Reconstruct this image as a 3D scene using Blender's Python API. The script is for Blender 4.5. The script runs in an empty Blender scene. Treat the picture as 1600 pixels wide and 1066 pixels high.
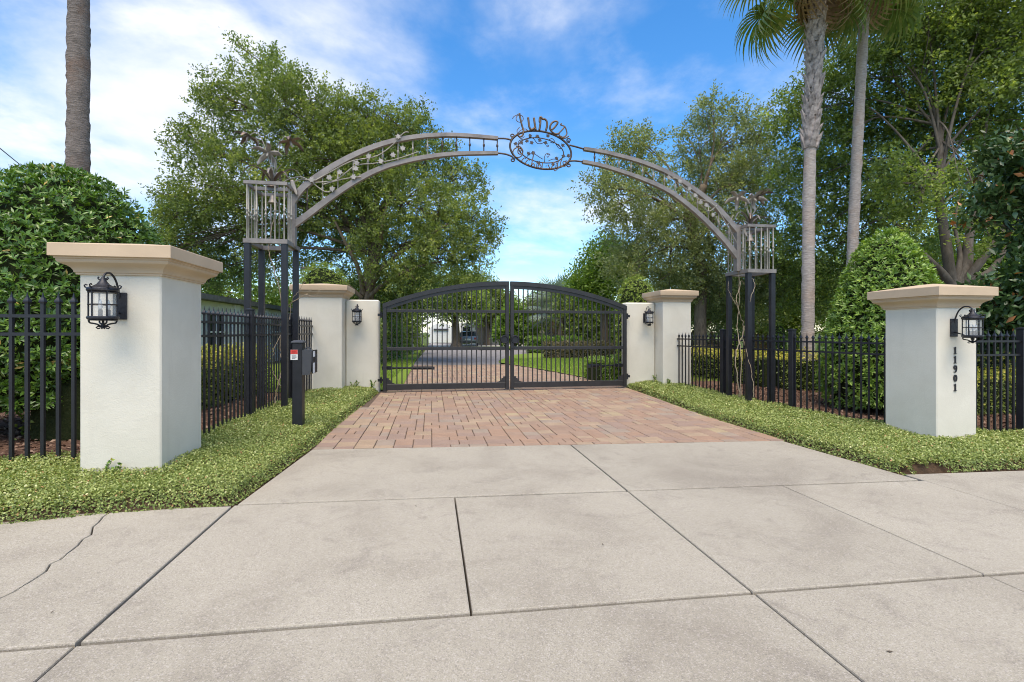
import bpy, bmesh, math, random
import numpy as np
from mathutils import Vector, Matrix

random.seed(7); rng = np.random.default_rng(7)
R = math.radians
scene = bpy.context.scene
COL = scene.collection

# ------------------------------------------------------------------ camera
H = 1.4                      # eye height in metres
FPX, CX, HY = 760.0, 800.0, 518.0
YAW = math.atan(127 / FPX)
cam_data = bpy.data.cameras.new('camera')
cam = bpy.data.objects.new('camera', cam_data); COL.objects.link(cam)
cam_data.sensor_width = 36.0
cam_data.lens = FPX / 1600 * 36
cam_data.shift_y = -(533 - HY) / 1600
cam_data.clip_end = 2000
cam.location = (0, 0, H); cam.rotation_euler = (R(90), 0, -YAW)
scene.camera = cam

# ------------------------------------------------------------------ sky, sun, exposure
SUN_EL, SUN_AZ = R(64), R(190)     # azimuth measured clockwise from +Y
world = bpy.data.worlds.new('World'); scene.world = world; world.use_nodes = True
wn, wl = world.node_tree.nodes, world.node_tree.links
wn.clear()
def wnode(t, **kw):
    n = wn.new(t)
    for k, v in kw.items(): setattr(n, k, v)
    return n
sky = wnode('ShaderNodeTexSky', sky_type='NISHITA', sun_disc=False, sun_elevation=SUN_EL, sun_rotation=SUN_AZ, air_density=1.0, dust_density=0.4, ozone_density=2.5)
hs = wnode('ShaderNodeHueSaturation'); hs.inputs['Saturation'].default_value = 1.32; hs.inputs['Value'].default_value = 1.14
wl.new(sky.outputs[0], hs.inputs['Color'])
tc = wnode('ShaderNodeTexCoord')
sep = wnode('ShaderNodeSeparateXYZ'); wl.new(tc.outputs['Generated'], sep.inputs[0])
zz = wnode('ShaderNodeMath', operation='MAXIMUM'); wl.new(sep.outputs['Z'], zz.inputs[0]); zz.inputs[1].default_value = 0.0
za = wnode('ShaderNodeMath', operation='ADD'); wl.new(zz.outputs[0], za.inputs[0]); za.inputs[1].default_value = 0.22
comb = wnode('ShaderNodeCombineXYZ')
for ax in 'XY':
    dv = wnode('ShaderNodeMath', operation='DIVIDE'); wl.new(sep.outputs[ax], dv.inputs[0]); wl.new(za.outputs[0], dv.inputs[1])
    wl.new(dv.outputs[0], comb.inputs[ax])
def cloud(scale, off, detail, rough, dist, lo, hi):
    mp = wnode('ShaderNodeMapping'); mp.inputs['Location'].default_value = off; wl.new(comb.outputs[0], mp.inputs['Vector'])
    nz = wnode('ShaderNodeTexNoise'); nz.inputs['Scale'].default_value = scale; nz.inputs['Detail'].default_value = detail
    nz.inputs['Roughness'].default_value = rough; nz.inputs['Distortion'].default_value = dist
    wl.new(mp.outputs[0], nz.inputs['Vector'])
    mr = wnode('ShaderNodeMapRange', interpolation_type='SMOOTHSTEP'); mr.inputs['From Min'].default_value = lo; mr.inputs['From Max'].default_value = hi
    wl.new(nz.outputs['Fac'], mr.inputs['Value'])
    return mr
CLOUD_OFF = (5.75, -14.0, 0)
c1 = cloud(0.85, CLOUD_OFF, 8, 0.57, 0.2, 0.455, 0.76)
c2 = cloud(2.3, (7.1, 3.0, 0), 7, 0.58, 0.1, 0.46, 0.78)
mx = wnode('ShaderNodeMath', operation='MULTIPLY_ADD'); wl.new(c2.outputs[0], mx.inputs[0]); mx.inputs[1].default_value = 0.5; wl.new(c1.outputs[0], mx.inputs[2])
cl = wnode('ShaderNodeClamp'); wl.new(mx.outputs[0], cl.inputs[0]); cl.inputs['Max'].default_value = 0.88
mix = wnode('ShaderNodeMix', data_type='RGBA'); wl.new(cl.outputs[0], mix.inputs['Factor']); wl.new(hs.outputs[0], mix.inputs['A'])
mix.inputs['B'].default_value = (4.85, 4.9, 5.0, 1)
bg = wnode('ShaderNodeBackground'); bg.inputs['Strength'].default_value = 0.12
out = wnode('ShaderNodeOutputWorld'); wl.new(mix.outputs['Result'], bg.inputs['Color']); wl.new(bg.outputs[0], out.inputs['Surface'])

sun_data = bpy.data.lights.new('sun', 'SUN'); sun_data.energy = 2.6; sun_data.angle = R(48); sun_data.color = (1.0, 0.875, 0.70)
sun = bpy.data.objects.new('sun', sun_data); COL.objects.link(sun)
sdir = Vector((math.sin(SUN_AZ) * math.cos(SUN_EL), math.cos(SUN_AZ) * math.cos(SUN_EL), math.sin(SUN_EL)))
sun.rotation_euler = sdir.to_track_quat('Z', 'Y').to_euler(); sun.location = sdir * 60

vs = scene.view_settings
vs.view_transform = 'Standard'; vs.look = 'None'; vs.exposure = 1.0; vs.gamma = 1.0; vs.use_curve_mapping = False
scene.render.engine = 'CYCLES'
scene.cycles.use_denoising = True; scene.cycles.filter_width = 1.0
scene.cycles.max_bounces = 6; scene.cycles.transparent_max_bounces = 8

# ------------------------------------------------------------------ surveying helpers (photo measurement -> metres)
SN, CS = math.sin(YAW), math.cos(YAW)
def at(px, py, d):
    r = (px - CX) / FPX * d
    return Vector((d * SN + r * CS, d * CS - r * SN, H + (HY - py) / FPX * d))
def on_plane_y(px, py, Y):
    k = (px - CX) / FPX
    x = (k * CS * Y + SN * Y) / (CS - k * SN)
    d = x * SN + Y * CS
    return Vector((x, Y, H + (HY - py) / FPX * d))
def ground_z(x, y):
    t = min(1.0, max(0.0, (y - 7.5) / 4.5)); w = 1 - t * t * (3 - 2 * t)
    return -0.02 * max(-8.0, min(10.0, x)) * w
def ground_tilt(x, y):
    e = 0.05
    return (ground_z(x + e, y) - ground_z(x - e, y)) / (2 * e), (ground_z(x, y + e) - ground_z(x, y - e)) / (2 * e)

# ------------------------------------------------------------------ object helpers
def put(o, parent=None, loc=None):
    COL.objects.link(o)
    if parent is not None: o.parent = parent
    if loc is not None: o.location = loc
    return o
def tag(o, label=None, cat=None, group=None, kind=None):
    if label: o['label'] = label
    if cat: o['category'] = cat
    if group: o['group'] = group
    if kind: o['kind'] = kind
    return o
def thing(name, label, cat, loc=(0, 0, 0), group=None, rotz=0.0):
    o = bpy.data.objects.new(name, None); o.empty_display_size = 0.2
    put(o, None, loc); o.rotation_euler.z = rotz
    return tag(o, label, cat, group)

class MB:
    """collects simple solids and links them as one mesh object"""
    def __init__(s): s.v = []; s.f = []; s.m = []; s.cur = 0
    def add(s, verts, faces):
        b = len(s.v); s.v += [tuple(p) for p in verts]; s.f += [tuple(b + i for i in f) for f in faces]; s.m += [s.cur] * len(faces)
        return s
    def box(s, x0, x1, y0, y1, z0, z1, M=None):
        P = [(x, y, z) for z in (z0, z1) for y in (y0, y1) for x in (x0, x1)]
        if M is not None: P = [M @ Vector(p) for p in P]
        return s.add(P, [(0, 2, 3, 1), (4, 5, 7, 6), (0, 1, 5, 4), (2, 6, 7, 3), (0, 4, 6, 2), (1, 3, 7, 5)])
    def cbox(s, x0, x1, y0, y1, z0, z1, c=0.004):
        """box with chamfered vertical and top edges"""
        def ring(o, z): return [(x0 + o + c, y0 + o, z), (x1 - o - c, y0 + o, z), (x1 - o, y0 + o + c, z), (x1 - o, y1 - o - c, z), (x1 - o - c, y1 - o, z), (x0 + o + c, y1 - o, z), (x0 + o, y1 - o - c, z), (x0 + o, y0 + o + c, z)]
        rs = [ring(0, z0), ring(0, z1 - c), ring(c, z1)]
        return s.loft(rs)
    def loft(s, rings, caps=True, closed=True):
        n = len(rings[0]); V = [p for r in rings for p in r]; F = []
        for k in range(len(rings) - 1):
            for i in range(n if closed else n - 1):
                j = (i + 1) % n
                F.append((k * n + i, k * n + j, (k + 1) * n + j, (k + 1) * n + i))
        if caps:
            F.append(tuple(range(n - 1, -1, -1))); F.append(tuple((len(rings) - 1) * n + i for i in range(n)))
        return s.add(V, F)
    def tube(s, pts, r, n=6, flat=None, caps=True, loop=False):
        """round tube along pts; r number or list; flat=(side vector, ratio) makes a strap"""
        pts = [Vector(p) for p in pts]; N = len(pts)
        rr = r if isinstance(r, (list, tuple)) else [r] * N
        T = []
        for i in range(N):
            a = pts[(i - 1) % N] if (loop or i > 0) else pts[i]
            b = pts[(i + 1) % N] if (loop or i < N - 1) else pts[i]
            t = (b - a); T.append(t.normalized() if t.length > 1e-9 else Vector((0, 0, 1)))
        ref = Vector((0, 0, 1)) if abs(T[0].z) < 0.9 else Vector((1, 0, 0))
        if flat: ref = Vector(flat[0])
        u = (ref - T[0] * ref.dot(T[0])).normalized(); rings = []
        for i in range(N):
            if flat: u = Vector(flat[0])
            u = (u - T[i] * u.dot(T[i]))
            u = u.normalized() if u.length > 1e-6 else T[i].orthogonal().normalized()
            w = T[i].cross(u); k = flat[1] if flat else 1.0
            ph = math.pi / n if n == 4 else 0
            rings.append([pts[i] + u * (rr[i] * math.cos(ph + 2 * math.pi * j / n)) + w * (rr[i] * k * math.sin(ph + 2 * math.pi * j / n)) for j in range(n)])
        if loop: rings.append(rings[0]); caps = False
        return s.loft(rings, caps)
    def lathe(s, prof, c=(0, 0, 0), n=16, caps=True):
        rings = [[(c[0] + r * math.cos(2 * math.pi * j / n), c[1] + r * math.sin(2 * math.pi * j / n), c[2] + z) for j in range(n)] for r, z in prof]
        return s.loft(rings, caps)
    def rect_loft(s, x0, x1, y0, y1, prof, caps=True):
        """profile [(outward offset, z)] swept round a rectangle"""
        return s.loft([[(x0 - o, y0 - o, z), (x1 + o, y0 - o, z), (x1 + o, y1 + o, z), (x0 - o, y1 + o, z)] for o, z in prof], caps)
    def prism(s, poly, f0, f1):
        """poly of 2-D points, f0/f1 map a 2-D point to the back and front face"""
        n = len(poly); V = [f0(p) for p in poly] + [f1(p) for p in poly]
        F = [(i, (i + 1) % n, n + (i + 1) % n, n + i) for i in range(n)] + [tuple(range(n - 1, -1, -1)), tuple(range(n, 2 * n))]
        return s.add(V, F)
    def mesh(s, name, mats, smooth=False, angle=None):
        me = bpy.data.meshes.new(name); me.from_pydata(s.v, [], s.f)
        for m in (mats if isinstance(mats, (list, tuple)) else [mats]): me.materials.append(m)
        if any(s.m): me.polygons.foreach_set('material_index', s.m)
        bm = bmesh.new(); bm.from_mesh(me); bmesh.ops.recalc_face_normals(bm, faces=bm.faces); bm.to_mesh(me); bm.free()
        if smooth: me.shade_smooth() if angle is None else (me.shade_smooth(), me.set_sharp_from_angle(angle=R(angle)))
        me.update(); return me
    def obj(s, name, mats, parent=None, smooth=False, angle=None, world=True, loc=None):
        o = bpy.data.objects.new(name, s.mesh(name, mats, smooth, angle)); put(o, parent)
        if loc is not None: o.location = loc
        elif parent is not None and world:
            p = parent; off = Vector((0, 0, 0))
            while p is not None: off += p.location; p = p.parent
            o.location = -off
        return o

def spline(P, k=8):
    """Catmull-Rom through the points"""
    P = [Vector(p) for p in P]; out = []
    for i in range(len(P) - 1):
        a, b, c, d = P[max(0, i - 1)], P[i], P[i + 1], P[min(len(P) - 1, i + 2)]
        for j in range(k):
            t = j / k
            out.append(0.5 * ((2 * b) + (c - a) * t + (2 * a - 5 * b + 4 * c - d) * t * t + (3 * b - a - 3 * c + d) * t ** 3))
    out.append(P[-1]); return out

# ------------------------------------------------------------------ materials
def new_mat(name):
    m = bpy.data.materials.new(name); m.use_nodes = True
    nt = m.node_tree; return m, nt.nodes, nt.links, nt.nodes['Principled BSDF']
def coords(n, l, kind='Object'):
    # world position so neighbouring pieces of one surface do not repeat each other
    g = n.new('ShaderNodeNewGeometry'); return g.outputs['Position']
def noise(n, l, vec, scale, detail=4, rough=0.55, dist=0.0):
    z = n.new('ShaderNodeTexNoise'); z.inputs['Scale'].default_value = scale; z.inputs['Detail'].default_value = detail
    z.inputs['Roughness'].default_value = rough; z.inputs['Distortion'].default_value = dist
    if vec is not None: l.new(vec, z.inputs['Vector'])
    return z.outputs['Fac']
def ramp(n, l, fac, stops):
    r = n.new('ShaderNodeValToRGB'); e = r.color_ramp.elements
    while len(e) < len(stops): e.new(0.5)
    for i, (p, c) in enumerate(stops): e[i].position = p; e[i].color = (*c, 1)
    l.new(fac, r.inputs['Fac']); return r.outputs['Color']
def mixc(n, l, fac, a, b, mode='MIX'):
    m = n.new('ShaderNodeMix'); m.data_type = 'RGBA'; m.blend_type = mode
    if isinstance(fac, (int, float)): m.inputs['Factor'].default_value = fac
    else: l.new(fac, m.inputs['Factor'])
    for k, v in (('A', a), ('B', b)):
        if isinstance(v, tuple): m.inputs[k].default_value = (*v, 1)
        else: l.new(v, m.inputs[k])
    return m.outputs['Result']
def rng_map(n, l, fac, a, b, c=0.0, d=1.0):
    m = n.new('ShaderNodeMapRange'); m.inputs['From Min'].default_value = a; m.inputs['From Max'].default_value = b
    m.inputs['To Min'].default_value = c; m.inputs['To Max'].default_value = d; l.new(fac, m.inputs['Value']); return m.outputs[0]
def bump(n, l, bsdf, h, strength=0.3, dist=0.01):
    b = n.new('ShaderNodeBump'); b.inputs['Strength'].default_value = strength; b.inputs['Distance'].default_value = dist
    l.new(h, b.inputs['Height']); l.new(b.outputs[0], bsdf.inputs['Normal'])

def simple(name, col, rough=0.6, metal=0.0, var=0.12, scale=8, bstr=0.1, bscale=60, spec=0.5):
    m, n, l, b = new_mat(name); p = coords(n, l)
    f = noise(n, l, p, scale, 5)
    dk = tuple(c * (1 - var) for c in col); lt = tuple(min(1, c * (1 + var)) for c in col)
    l.new(ramp(n, l, f, [(0.3, dk), (0.7, lt)]), b.inputs['Base Color'])
    b.inputs['Roughness'].default_value = rough; b.inputs['Metallic'].default_value = metal
    b.inputs['Specular IOR Level'].default_value = spec
    if bstr: bump(n, l, b, noise(n, l, p, bscale, 3), bstr, 0.004)
    return m
MAT = {}
MAT['black_metal'] = simple('black_powder_coat', (0.012, 0.012, 0.016), 0.42, 0.0, 0.3, 6, 0.05, 200)
MAT['gate_metal'] = simple('gate_bronze_black', (0.022, 0.020, 0.020), 0.4, 0.0, 0.25, 5, 0.05, 150)
MAT['arch_metal'] = simple('weathered_taupe_metal', (0.225, 0.197, 0.175), 0.5, 0.35, 0.25, 5, 0.15, 60)
MAT['rod_metal'] = simple('weathered_cream_rod', (0.30, 0.275, 0.225), 0.55, 0.2, 0.22, 9, 0.15, 60)
MAT['dark_bronze'] = simple('dark_bronze', (0.07, 0.052, 0.04), 0.45, 0.4, 0.4, 14, 0.1, 90)
MAT['rust'] = simple('rusty_letter', (0.135, 0.088, 0.055), 0.55, 0.4, 0.5, 18, 0.1, 90)
MAT['petal_brown'] = simple('brown_metal_leaf', (0.16, 0.115, 0.085), 0.45, 0.45, 0.35, 9, 0.1, 60)
MAT['petal_pale'] = simple('pale_metal_petal', (0.33, 0.295, 0.255), 0.5, 0.3, 0.25, 12, 0.1, 60)
MAT['lantern'] = simple('lantern_iron', (0.025, 0.025, 0.03), 0.45, 0.4, 0.5, 40, 0.4, 220)
MAT['cap'] = simple('tan_cap_stucco', (0.53, 0.405, 0.275), 0.8, 0, 0.07, 3, 0.25, 160, 0.25)
MAT['plastic_grey'] = simple('callbox_grey', (0.05, 0.052, 0.06), 0.4, 0.0, 0.1)
MAT['white_paint'] = simple('white_paint', (0.72, 0.72, 0.70), 0.6, 0, 0.06)
MAT['red'] = simple('red_print', (0.55, 0.05, 0.04), 0.5, 0, 0.1)
MAT['wood'] = simple('brown_timber', (0.21, 0.12, 0.07), 0.75, 0, 0.35, 12, 0.3, 60)
MAT['vine'] = simple('bare_vine_bark', (0.36, 0.28, 0.19), 0.85, 0, 0.3, 20, 0.5, 120, 0.2)
MAT['roof'] = simple('grey_shingle', (0.13, 0.125, 0.12), 0.85, 0, 0.3, 5, 0.5, 30)
MAT['tan_wall'] = simple('tan_house_wall', (0.42, 0.35, 0.27), 0.8, 0, 0.1)
MAT['tyre'] = simple('tyre', (0.02, 0.02, 0.02), 0.8)
MAT['car'] = simple('silver_car_paint', (0.22, 0.23, 0.25), 0.3, 0.6, 0.03, 3, 0)
MAT['car_glass'] = simple('dark_glass', (0.02, 0.025, 0.03), 0.08, 0, 0.05, 3, 0)
MAT['lens'] = simple('tail_lens', (0.35, 0.02, 0.02), 0.25, 0, 0.05, 3, 0)

def m_stucco():
    m, n, l, b = new_mat('cream_stucco'); p = coords(n, l)
    f = noise(n, l, p, 1.6, 6, 0.6, 0.4)
    c = ramp(n, l, f, [(0.25, (0.60, 0.555, 0.455)), (0.6, (0.675, 0.63, 0.525)), (0.85, (0.695, 0.65, 0.55))])
    mp = n.new('ShaderNodeMapping'); mp.inputs['Scale'].default_value = (9, 9, 0.8); l.new(p, mp.inputs['Vector'])
    st = rng_map(n, l, noise(n, l, mp.outputs[0], 1.0, 5, 0.6), 0.58, 0.85, 0.0, 0.2)
    c = mixc(n, l, st, c, (0.31, 0.29, 0.24))
    l.new(c, b.inputs['Base Color']); b.inputs['Roughness'].default_value = 0.85; b.inputs['Specular IOR Level'].default_value = 0.2
    hsum = n.new('ShaderNodeMath'); hsum.operation = 'ADD'; l.new(noise(n, l, p, 110, 4, 0.6), hsum.inputs[0]); l.new(noise(n, l, p, 14, 4, 0.6, 0.8), hsum.inputs[1])
    bump(n, l, b, hsum.outputs[0], 0.4, 0.006); return m
MAT['stucco'] = m_stucco()

def m_concrete():
    m, n, l, b = new_mat('exposed_aggregate_concrete'); p = coords(n, l)
    big = noise(n, l, p, 0.8, 6, 0.62, 0.5)
    c = ramp(n, l, big, [(0.28, (0.278, 0.252, 0.204)), (0.5, (0.38, 0.353, 0.287)), (0.75, (0.427, 0.399, 0.328))])
    sm = noise(n, l, p, 3.1, 7, 0.7, 1.2)
    c = mixc(n, l, rng_map(n, l, sm, 0.53, 0.76, 0, 0.65), c, (0.215, 0.193, 0.165))
    sp = n.new('ShaderNodeTexVoronoi'); sp.inputs['Scale'].default_value = 160; l.new(p, sp.inputs['Vector'])
    sepc = n.new('ShaderNodeSeparateColor'); l.new(sp.outputs['Color'], sepc.inputs[0])
    c = mixc(n, l, rng_map(n, l, sepc.outputs[0], 0.72, 0.92, 0, 0.42), c, (0.54, 0.50, 0.46))
    c = mixc(n, l, rng_map(n, l, sepc.outputs[1], 0.72, 0.92, 0, 0.36), c, (0.17, 0.15, 0.135))
    fine = noise(n, l, p, 210, 3, 0.7)
    c = mixc(n, l, 0.55, c, ramp(n, l, fine, [(0.3, (0.22, 0.20, 0.18)), (0.7, (0.63, 0.585, 0.54))]), 'OVERLAY')
    oi = n.new('ShaderNodeObjectInfo'); hv = n.new('ShaderNodeHueSaturation'); l.new(rng_map(n, l, oi.outputs['Random'], 0, 1, 0.93, 1.05), hv.inputs['Value']); l.new(c, hv.inputs['Color']); c = hv.outputs['Color']
    l.new(c, b.inputs['Base Color']); b.inputs['Roughness'].default_value = 0.85; b.inputs['Specular IOR Level'].default_value = 0.25
    bump(n, l, b, fine, 0.35, 0.004); return m
MAT['concrete'] = m_concrete()
MAT['joint'] = simple('joint_dirt', (0.045, 0.036, 0.027), 0.95, 0, 0.4, 20, 0.5, 90, 0.1)
MAT['sand'] = simple('joint_sand', (0.13, 0.095, 0.07), 0.95, 0, 0.35, 30, 0.4, 120, 0.1)
MAT['asphalt'] = simple('asphalt', (0.23, 0.215, 0.21), 0.95, 0, 0.2, 3, 0.3, 120, 0.05)
MAT['pale_paving'] = simple('pale_concrete_pad', (0.42, 0.39, 0.35), 0.9, 0, 0.15, 2, 0.2, 60, 0.2)

def m_brick(name, col):
    m, n, l, b = new_mat(name); p = coords(n, l)
    f = noise(n, l, p, 3.5, 6, 0.65, 0.6)
    c = ramp(n, l, f, [(0.25, tuple(x * 0.82 for x in col)), (0.55, col), (0.8, tuple(min(1, x * 1.14) for x in col))])
    g = noise(n, l, p, 90, 4, 0.7)
    c = mixc(n, l, 0.4, c, ramp(n, l, g, [(0.3, (0.25, 0.25, 0.25)), (0.7, (0.7, 0.7, 0.7))]), 'OVERLAY')
    c = mixc(n, l, rng_map(n, l, noise(n, l, p, 0.6, 5, 0.6, 0.5), 0.5, 0.8, 0, 0.4), c, (0.29, 0.22, 0.18))
    l.new(c, b.inputs['Base Color']); b.inputs['Roughness'].default_value = 0.88; b.inputs['Specular IOR Level'].default_value = 0.2
    bump(n, l, b, g, 0.4, 0.004); return m
BRICKS = [m_brick('paver_' + k, c) for k, c in (('rose', (0.315, 0.215, 0.153)), ('tan', (0.351, 0.255, 0.173)), ('mauve', (0.295, 0.207, 0.158)), ('buff', (0.373, 0.286, 0.176)), ('terracotta', (0.328, 0.215, 0.148)), ('greyish', (0.304, 0.237, 0.180)))]

def m_ground(name, a, b_, c_, sc=6):
    m, n, l, b = new_mat(name); p = coords(n, l)
    f = noise(n, l, p, sc, 8, 0.7, 0.4); g = noise(n, l, p, 0.35, 5, 0.6)
    c = ramp(n, l, f, [(0.3, a), (0.5, b_), (0.72, c_)])
    c = mixc(n, l, rng_map(n, l, g, 0.4, 0.7, 0, 0.35), c, tuple(x * 0.7 for x in b_))
    l.new(c, b.inputs['Base Color']); b.inputs['Roughness'].default_value = 0.95; b.inputs['Specular IOR Level'].default_value = 0.1
    bump(n, l, b, noise(n, l, p, 40, 5, 0.7), 0.9, 0.03); return m
MAT['lawn'] = m_ground('lawn', (0.13, 0.19, 0.03), (0.19, 0.27, 0.04), (0.25, 0.33, 0.065), 18)
MAT['mulch'] = m_ground('bark_mulch', (0.07, 0.04, 0.026), (0.165, 0.095, 0.065), (0.29, 0.185, 0.13), 28)
MAT['soil'] = m_ground('bed_soil', (0.045, 0.03, 0.018), (0.085, 0.055, 0.034), (0.15, 0.10, 0.062), 24)
MAT['field'] = m_ground('rough_grass', (0.05, 0.075, 0.02), (0.085, 0.115, 0.03), (0.13, 0.15, 0.05), 3)

def m_leaf(name, stops, trans=0.42, rough=0.45, spec=0.4):
    m, n, l, b = new_mat(name)
    a = n.new('ShaderNodeAttribute'); a.attribute_name = 'tint'
    c = ramp(n, l, a.outputs['Fac'], stops); l.new(c, b.inputs['Base Color'])
    b.inputs['Roughness'].default_value = rough; b.inputs['Specular IOR Level'].default_value = spec
    t = n.new('ShaderNodeBsdfTranslucent'); l.new(mixc(n, l, 1.0, c, (1.5, 1.6, 0.7), 'MULTIPLY'), t.inputs['Color'])
    s = n.new('ShaderNodeMixShader'); s.inputs[0].default_value = trans
    l.new(b.outputs[0], s.inputs[1]); l.new(t.outputs[0], s.inputs[2]); l.new(s.outputs[0], n['Material Output'].inputs['Surface'])
    return m
LEAF = {}
LEAF['oak'] = m_leaf('oak_leaf', [(0.0, (0.081, 0.116, 0.030)), (0.45, (0.163, 0.211, 0.059)), (0.8, (0.278, 0.321, 0.086)), (1.0, (0.402, 0.411, 0.130))])
LEAF['grey_oak'] = m_leaf('grey_green_leaf', [(0.0, (0.117, 0.146, 0.066)), (0.5, (0.221, 0.253, 0.113)), (1.0, (0.430, 0.440, 0.188))])
LEAF['dark'] = m_leaf('dark_green_leaf', [(0.0, (0.090, 0.131, 0.039)), (0.5, (0.188, 0.252, 0.067)), (0.9, (0.357, 0.431, 0.106)), (1.0, (0.544, 0.596, 0.124))])
LEAF['bright'] = m_leaf('bright_green_leaf', [(0.0, (0.074, 0.137, 0.022)), (0.5, (0.155, 0.249, 0.039)), (1.0, (0.283, 0.380, 0.066))], 0.35)
LEAF['shrub'] = m_leaf('viburnum_leaf', [(0.0, (0.052, 0.108, 0.017)), (0.5, (0.107, 0.203, 0.029)), (0.86, (0.213, 0.328, 0.048)), (0.96, (0.393, 0.467, 0.085)), (1.0, (0.613, 0.398, 0.095))], 0.2, 0.3, 0.55)
LEAF['shrub_light'] = m_leaf('clipped_shrub_leaf', [(0.0, (0.095, 0.171, 0.026)), (0.5, (0.202, 0.316, 0.049)), (0.9, (0.369, 0.496, 0.088)), (1.0, (0.545, 0.615, 0.147))], 0.25, 0.32, 0.5)
LEAF['magnolia'] = m_leaf('magnolia_leaf', [(0.0, (0.030, 0.067, 0.020)), (0.7, (0.076, 0.134, 0.041)), (0.86, (0.134, 0.193, 0.059)), (0.88, (0.370, 0.143, 0.050)), (1.0, (0.538, 0.218, 0.076))], 0.1, 0.36, 0.5)
LEAF['jasmine'] = m_leaf('variegated_jasmine_leaf', [(0.0, (0.116, 0.164, 0.040)), (0.4, (0.267, 0.319, 0.084)), (0.75, (0.449, 0.482, 0.169)), (0.9, (0.764, 0.716, 0.417)), (1.0, (0.499, 0.264, 0.123))], 0.2, 0.42, 0.4)
LEAF['hedge_gold'] = m_leaf('golden_hedge_leaf', [(0.0, (0.082, 0.132, 0.024)), (0.45, (0.231, 0.265, 0.045)), (0.8, (0.496, 0.446, 0.075)), (1.0, (0.695, 0.546, 0.107))], 0.25)
LEAF['golden'] = m_leaf('golden_shrub_leaf', [(0.0, (0.12, 0.17, 0.02)), (0.5, (0.24, 0.32, 0.045)), (1.0, (0.42, 0.46, 0.09))], 0.3, 0.35)
LEAF['hedge_rust'] = m_leaf('bronze_hedge_leaf', [(0.0, (0.07, 0.075, 0.03)), (0.5, (0.16, 0.135, 0.06)), (1.0, (0.27, 0.19, 0.11))], 0.2)
LEAF['frond'] = m_leaf('fan_palm_frond', [(0.0, (0.091, 0.144, 0.036)), (0.6, (0.169, 0.237, 0.060)), (1.0, (0.351, 0.338, 0.132))], 0.3, 0.4)
LEAF['dead_frond'] = m_leaf('dead_palm_frond', [(0.0, (0.18, 0.12, 0.06)), (1.0, (0.36, 0.26, 0.15))], 0.2, 0.7)
LEAF['silver_frond'] = m_leaf('silver_palm_frond', [(0.0, (0.16, 0.21, 0.17)), (1.0, (0.34, 0.40, 0.33))], 0.2, 0.5)
LEAF['grass'] = m_leaf('grass_blade', [(0.0, (0.141, 0.231, 0.027)), (0.6, (0.231, 0.339, 0.048)), (1.0, (0.380, 0.431, 0.096))], 0.3)
LEAF['chips'] = m_leaf('mulch_chips', [(0.0, (0.06, 0.035, 0.024)), (0.5, (0.17, 0.10, 0.07)), (1.0, (0.36, 0.25, 0.18))], 0.0, 0.9, 0.1)

def m_bark(name, a, b_, sc=9, zs=0.35, bs=0.6):
    m, n, l, b = new_mat(name); p = coords(n, l)
    mp = n.new('ShaderNodeMapping'); mp.inputs['Scale'].default_value = (1, 1, zs); l.new(p, mp.inputs['Vector'])
    f = noise(n, l, mp.outputs[0], sc, 7, 0.7, 0.6)
    c = ramp(n, l, f, [(0.3, a), (0.68, b_)])
    c = mixc(n, l, rng_map(n, l, noise(n, l, p, 1.3, 4), 0.5, 0.75, 0, 0.4), c, tuple(x * 1.35 for x in b_))
    l.new(c, b.inputs['Base Color']); b.inputs['Roughness'].default_value = 0.9; b.inputs['Specular IOR Level'].default_value = 0.15
    bump(n, l, b, f, bs, 0.03); return m
MAT['bark'] = m_bark('oak_bark', (0.06, 0.047, 0.034), (0.20, 0.155, 0.11))
MAT['bark_pale'] = m_bark('grey_bark', (0.06, 0.05, 0.04), (0.185, 0.158, 0.13), 7)
def m_palm(name, a, b_, red):
    m, n, l, b = new_mat(name); p = coords(n, l)
    mp = n.new('ShaderNodeMapping'); mp.inputs['Scale'].default_value = (1, 1, 5); l.new(p, mp.inputs['Vector'])
    f = noise(n, l, mp.outputs[0], 9, 7, 0.7, 0.4)
    c = ramp(n, l, f, [(0.3, a), (0.7, b_)])
    c = mixc(n, l, rng_map(n, l, noise(n, l, p, 1.6, 5, 0.6, 0.5), 0.5, 0.72, 0, 0.75), c, red)
    l.new(c, b.inputs['Base Color']); b.inputs['Roughness'].default_value = 0.9; b.inputs['Specular IOR Level'].default_value = 0.15
    bump(n, l, b, f, 0.9, 0.03); return m
MAT['palm_dark'] = m_palm('palm_trunk_weathered', (0.10, 0.082, 0.068), (0.30, 0.255, 0.225), (0.20, 0.12, 0.08))
MAT['palm_pale'] = m_palm('palm_trunk_pale', (0.27, 0.225, 0.195), (0.52, 0.455, 0.40), (0.42, 0.30, 0.22))
MAT['boot'] = simple('palm_boot', (0.34, 0.29, 0.255), 0.9, 0, 0.6, 9, 0.5, 40, 0.15)
def m_glass():
    m, n, l, b = new_mat('lantern_glass')
    b.inputs['Base Color'].default_value = (0.93, 0.93, 0.9, 1); b.inputs['Roughness'].default_value = 0.06
    t = n.new('ShaderNodeBsdfTransparent'); s = n.new('ShaderNodeMixShader'); s.inputs[0].default_value = 0.22
    l.new(t.outputs[0], s.inputs[1]); l.new(b.outputs[0], s.inputs[2]); l.new(s.outputs[0], n['Material Output'].inputs['Surface']); return m
MAT['glass'] = m_glass()

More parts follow.
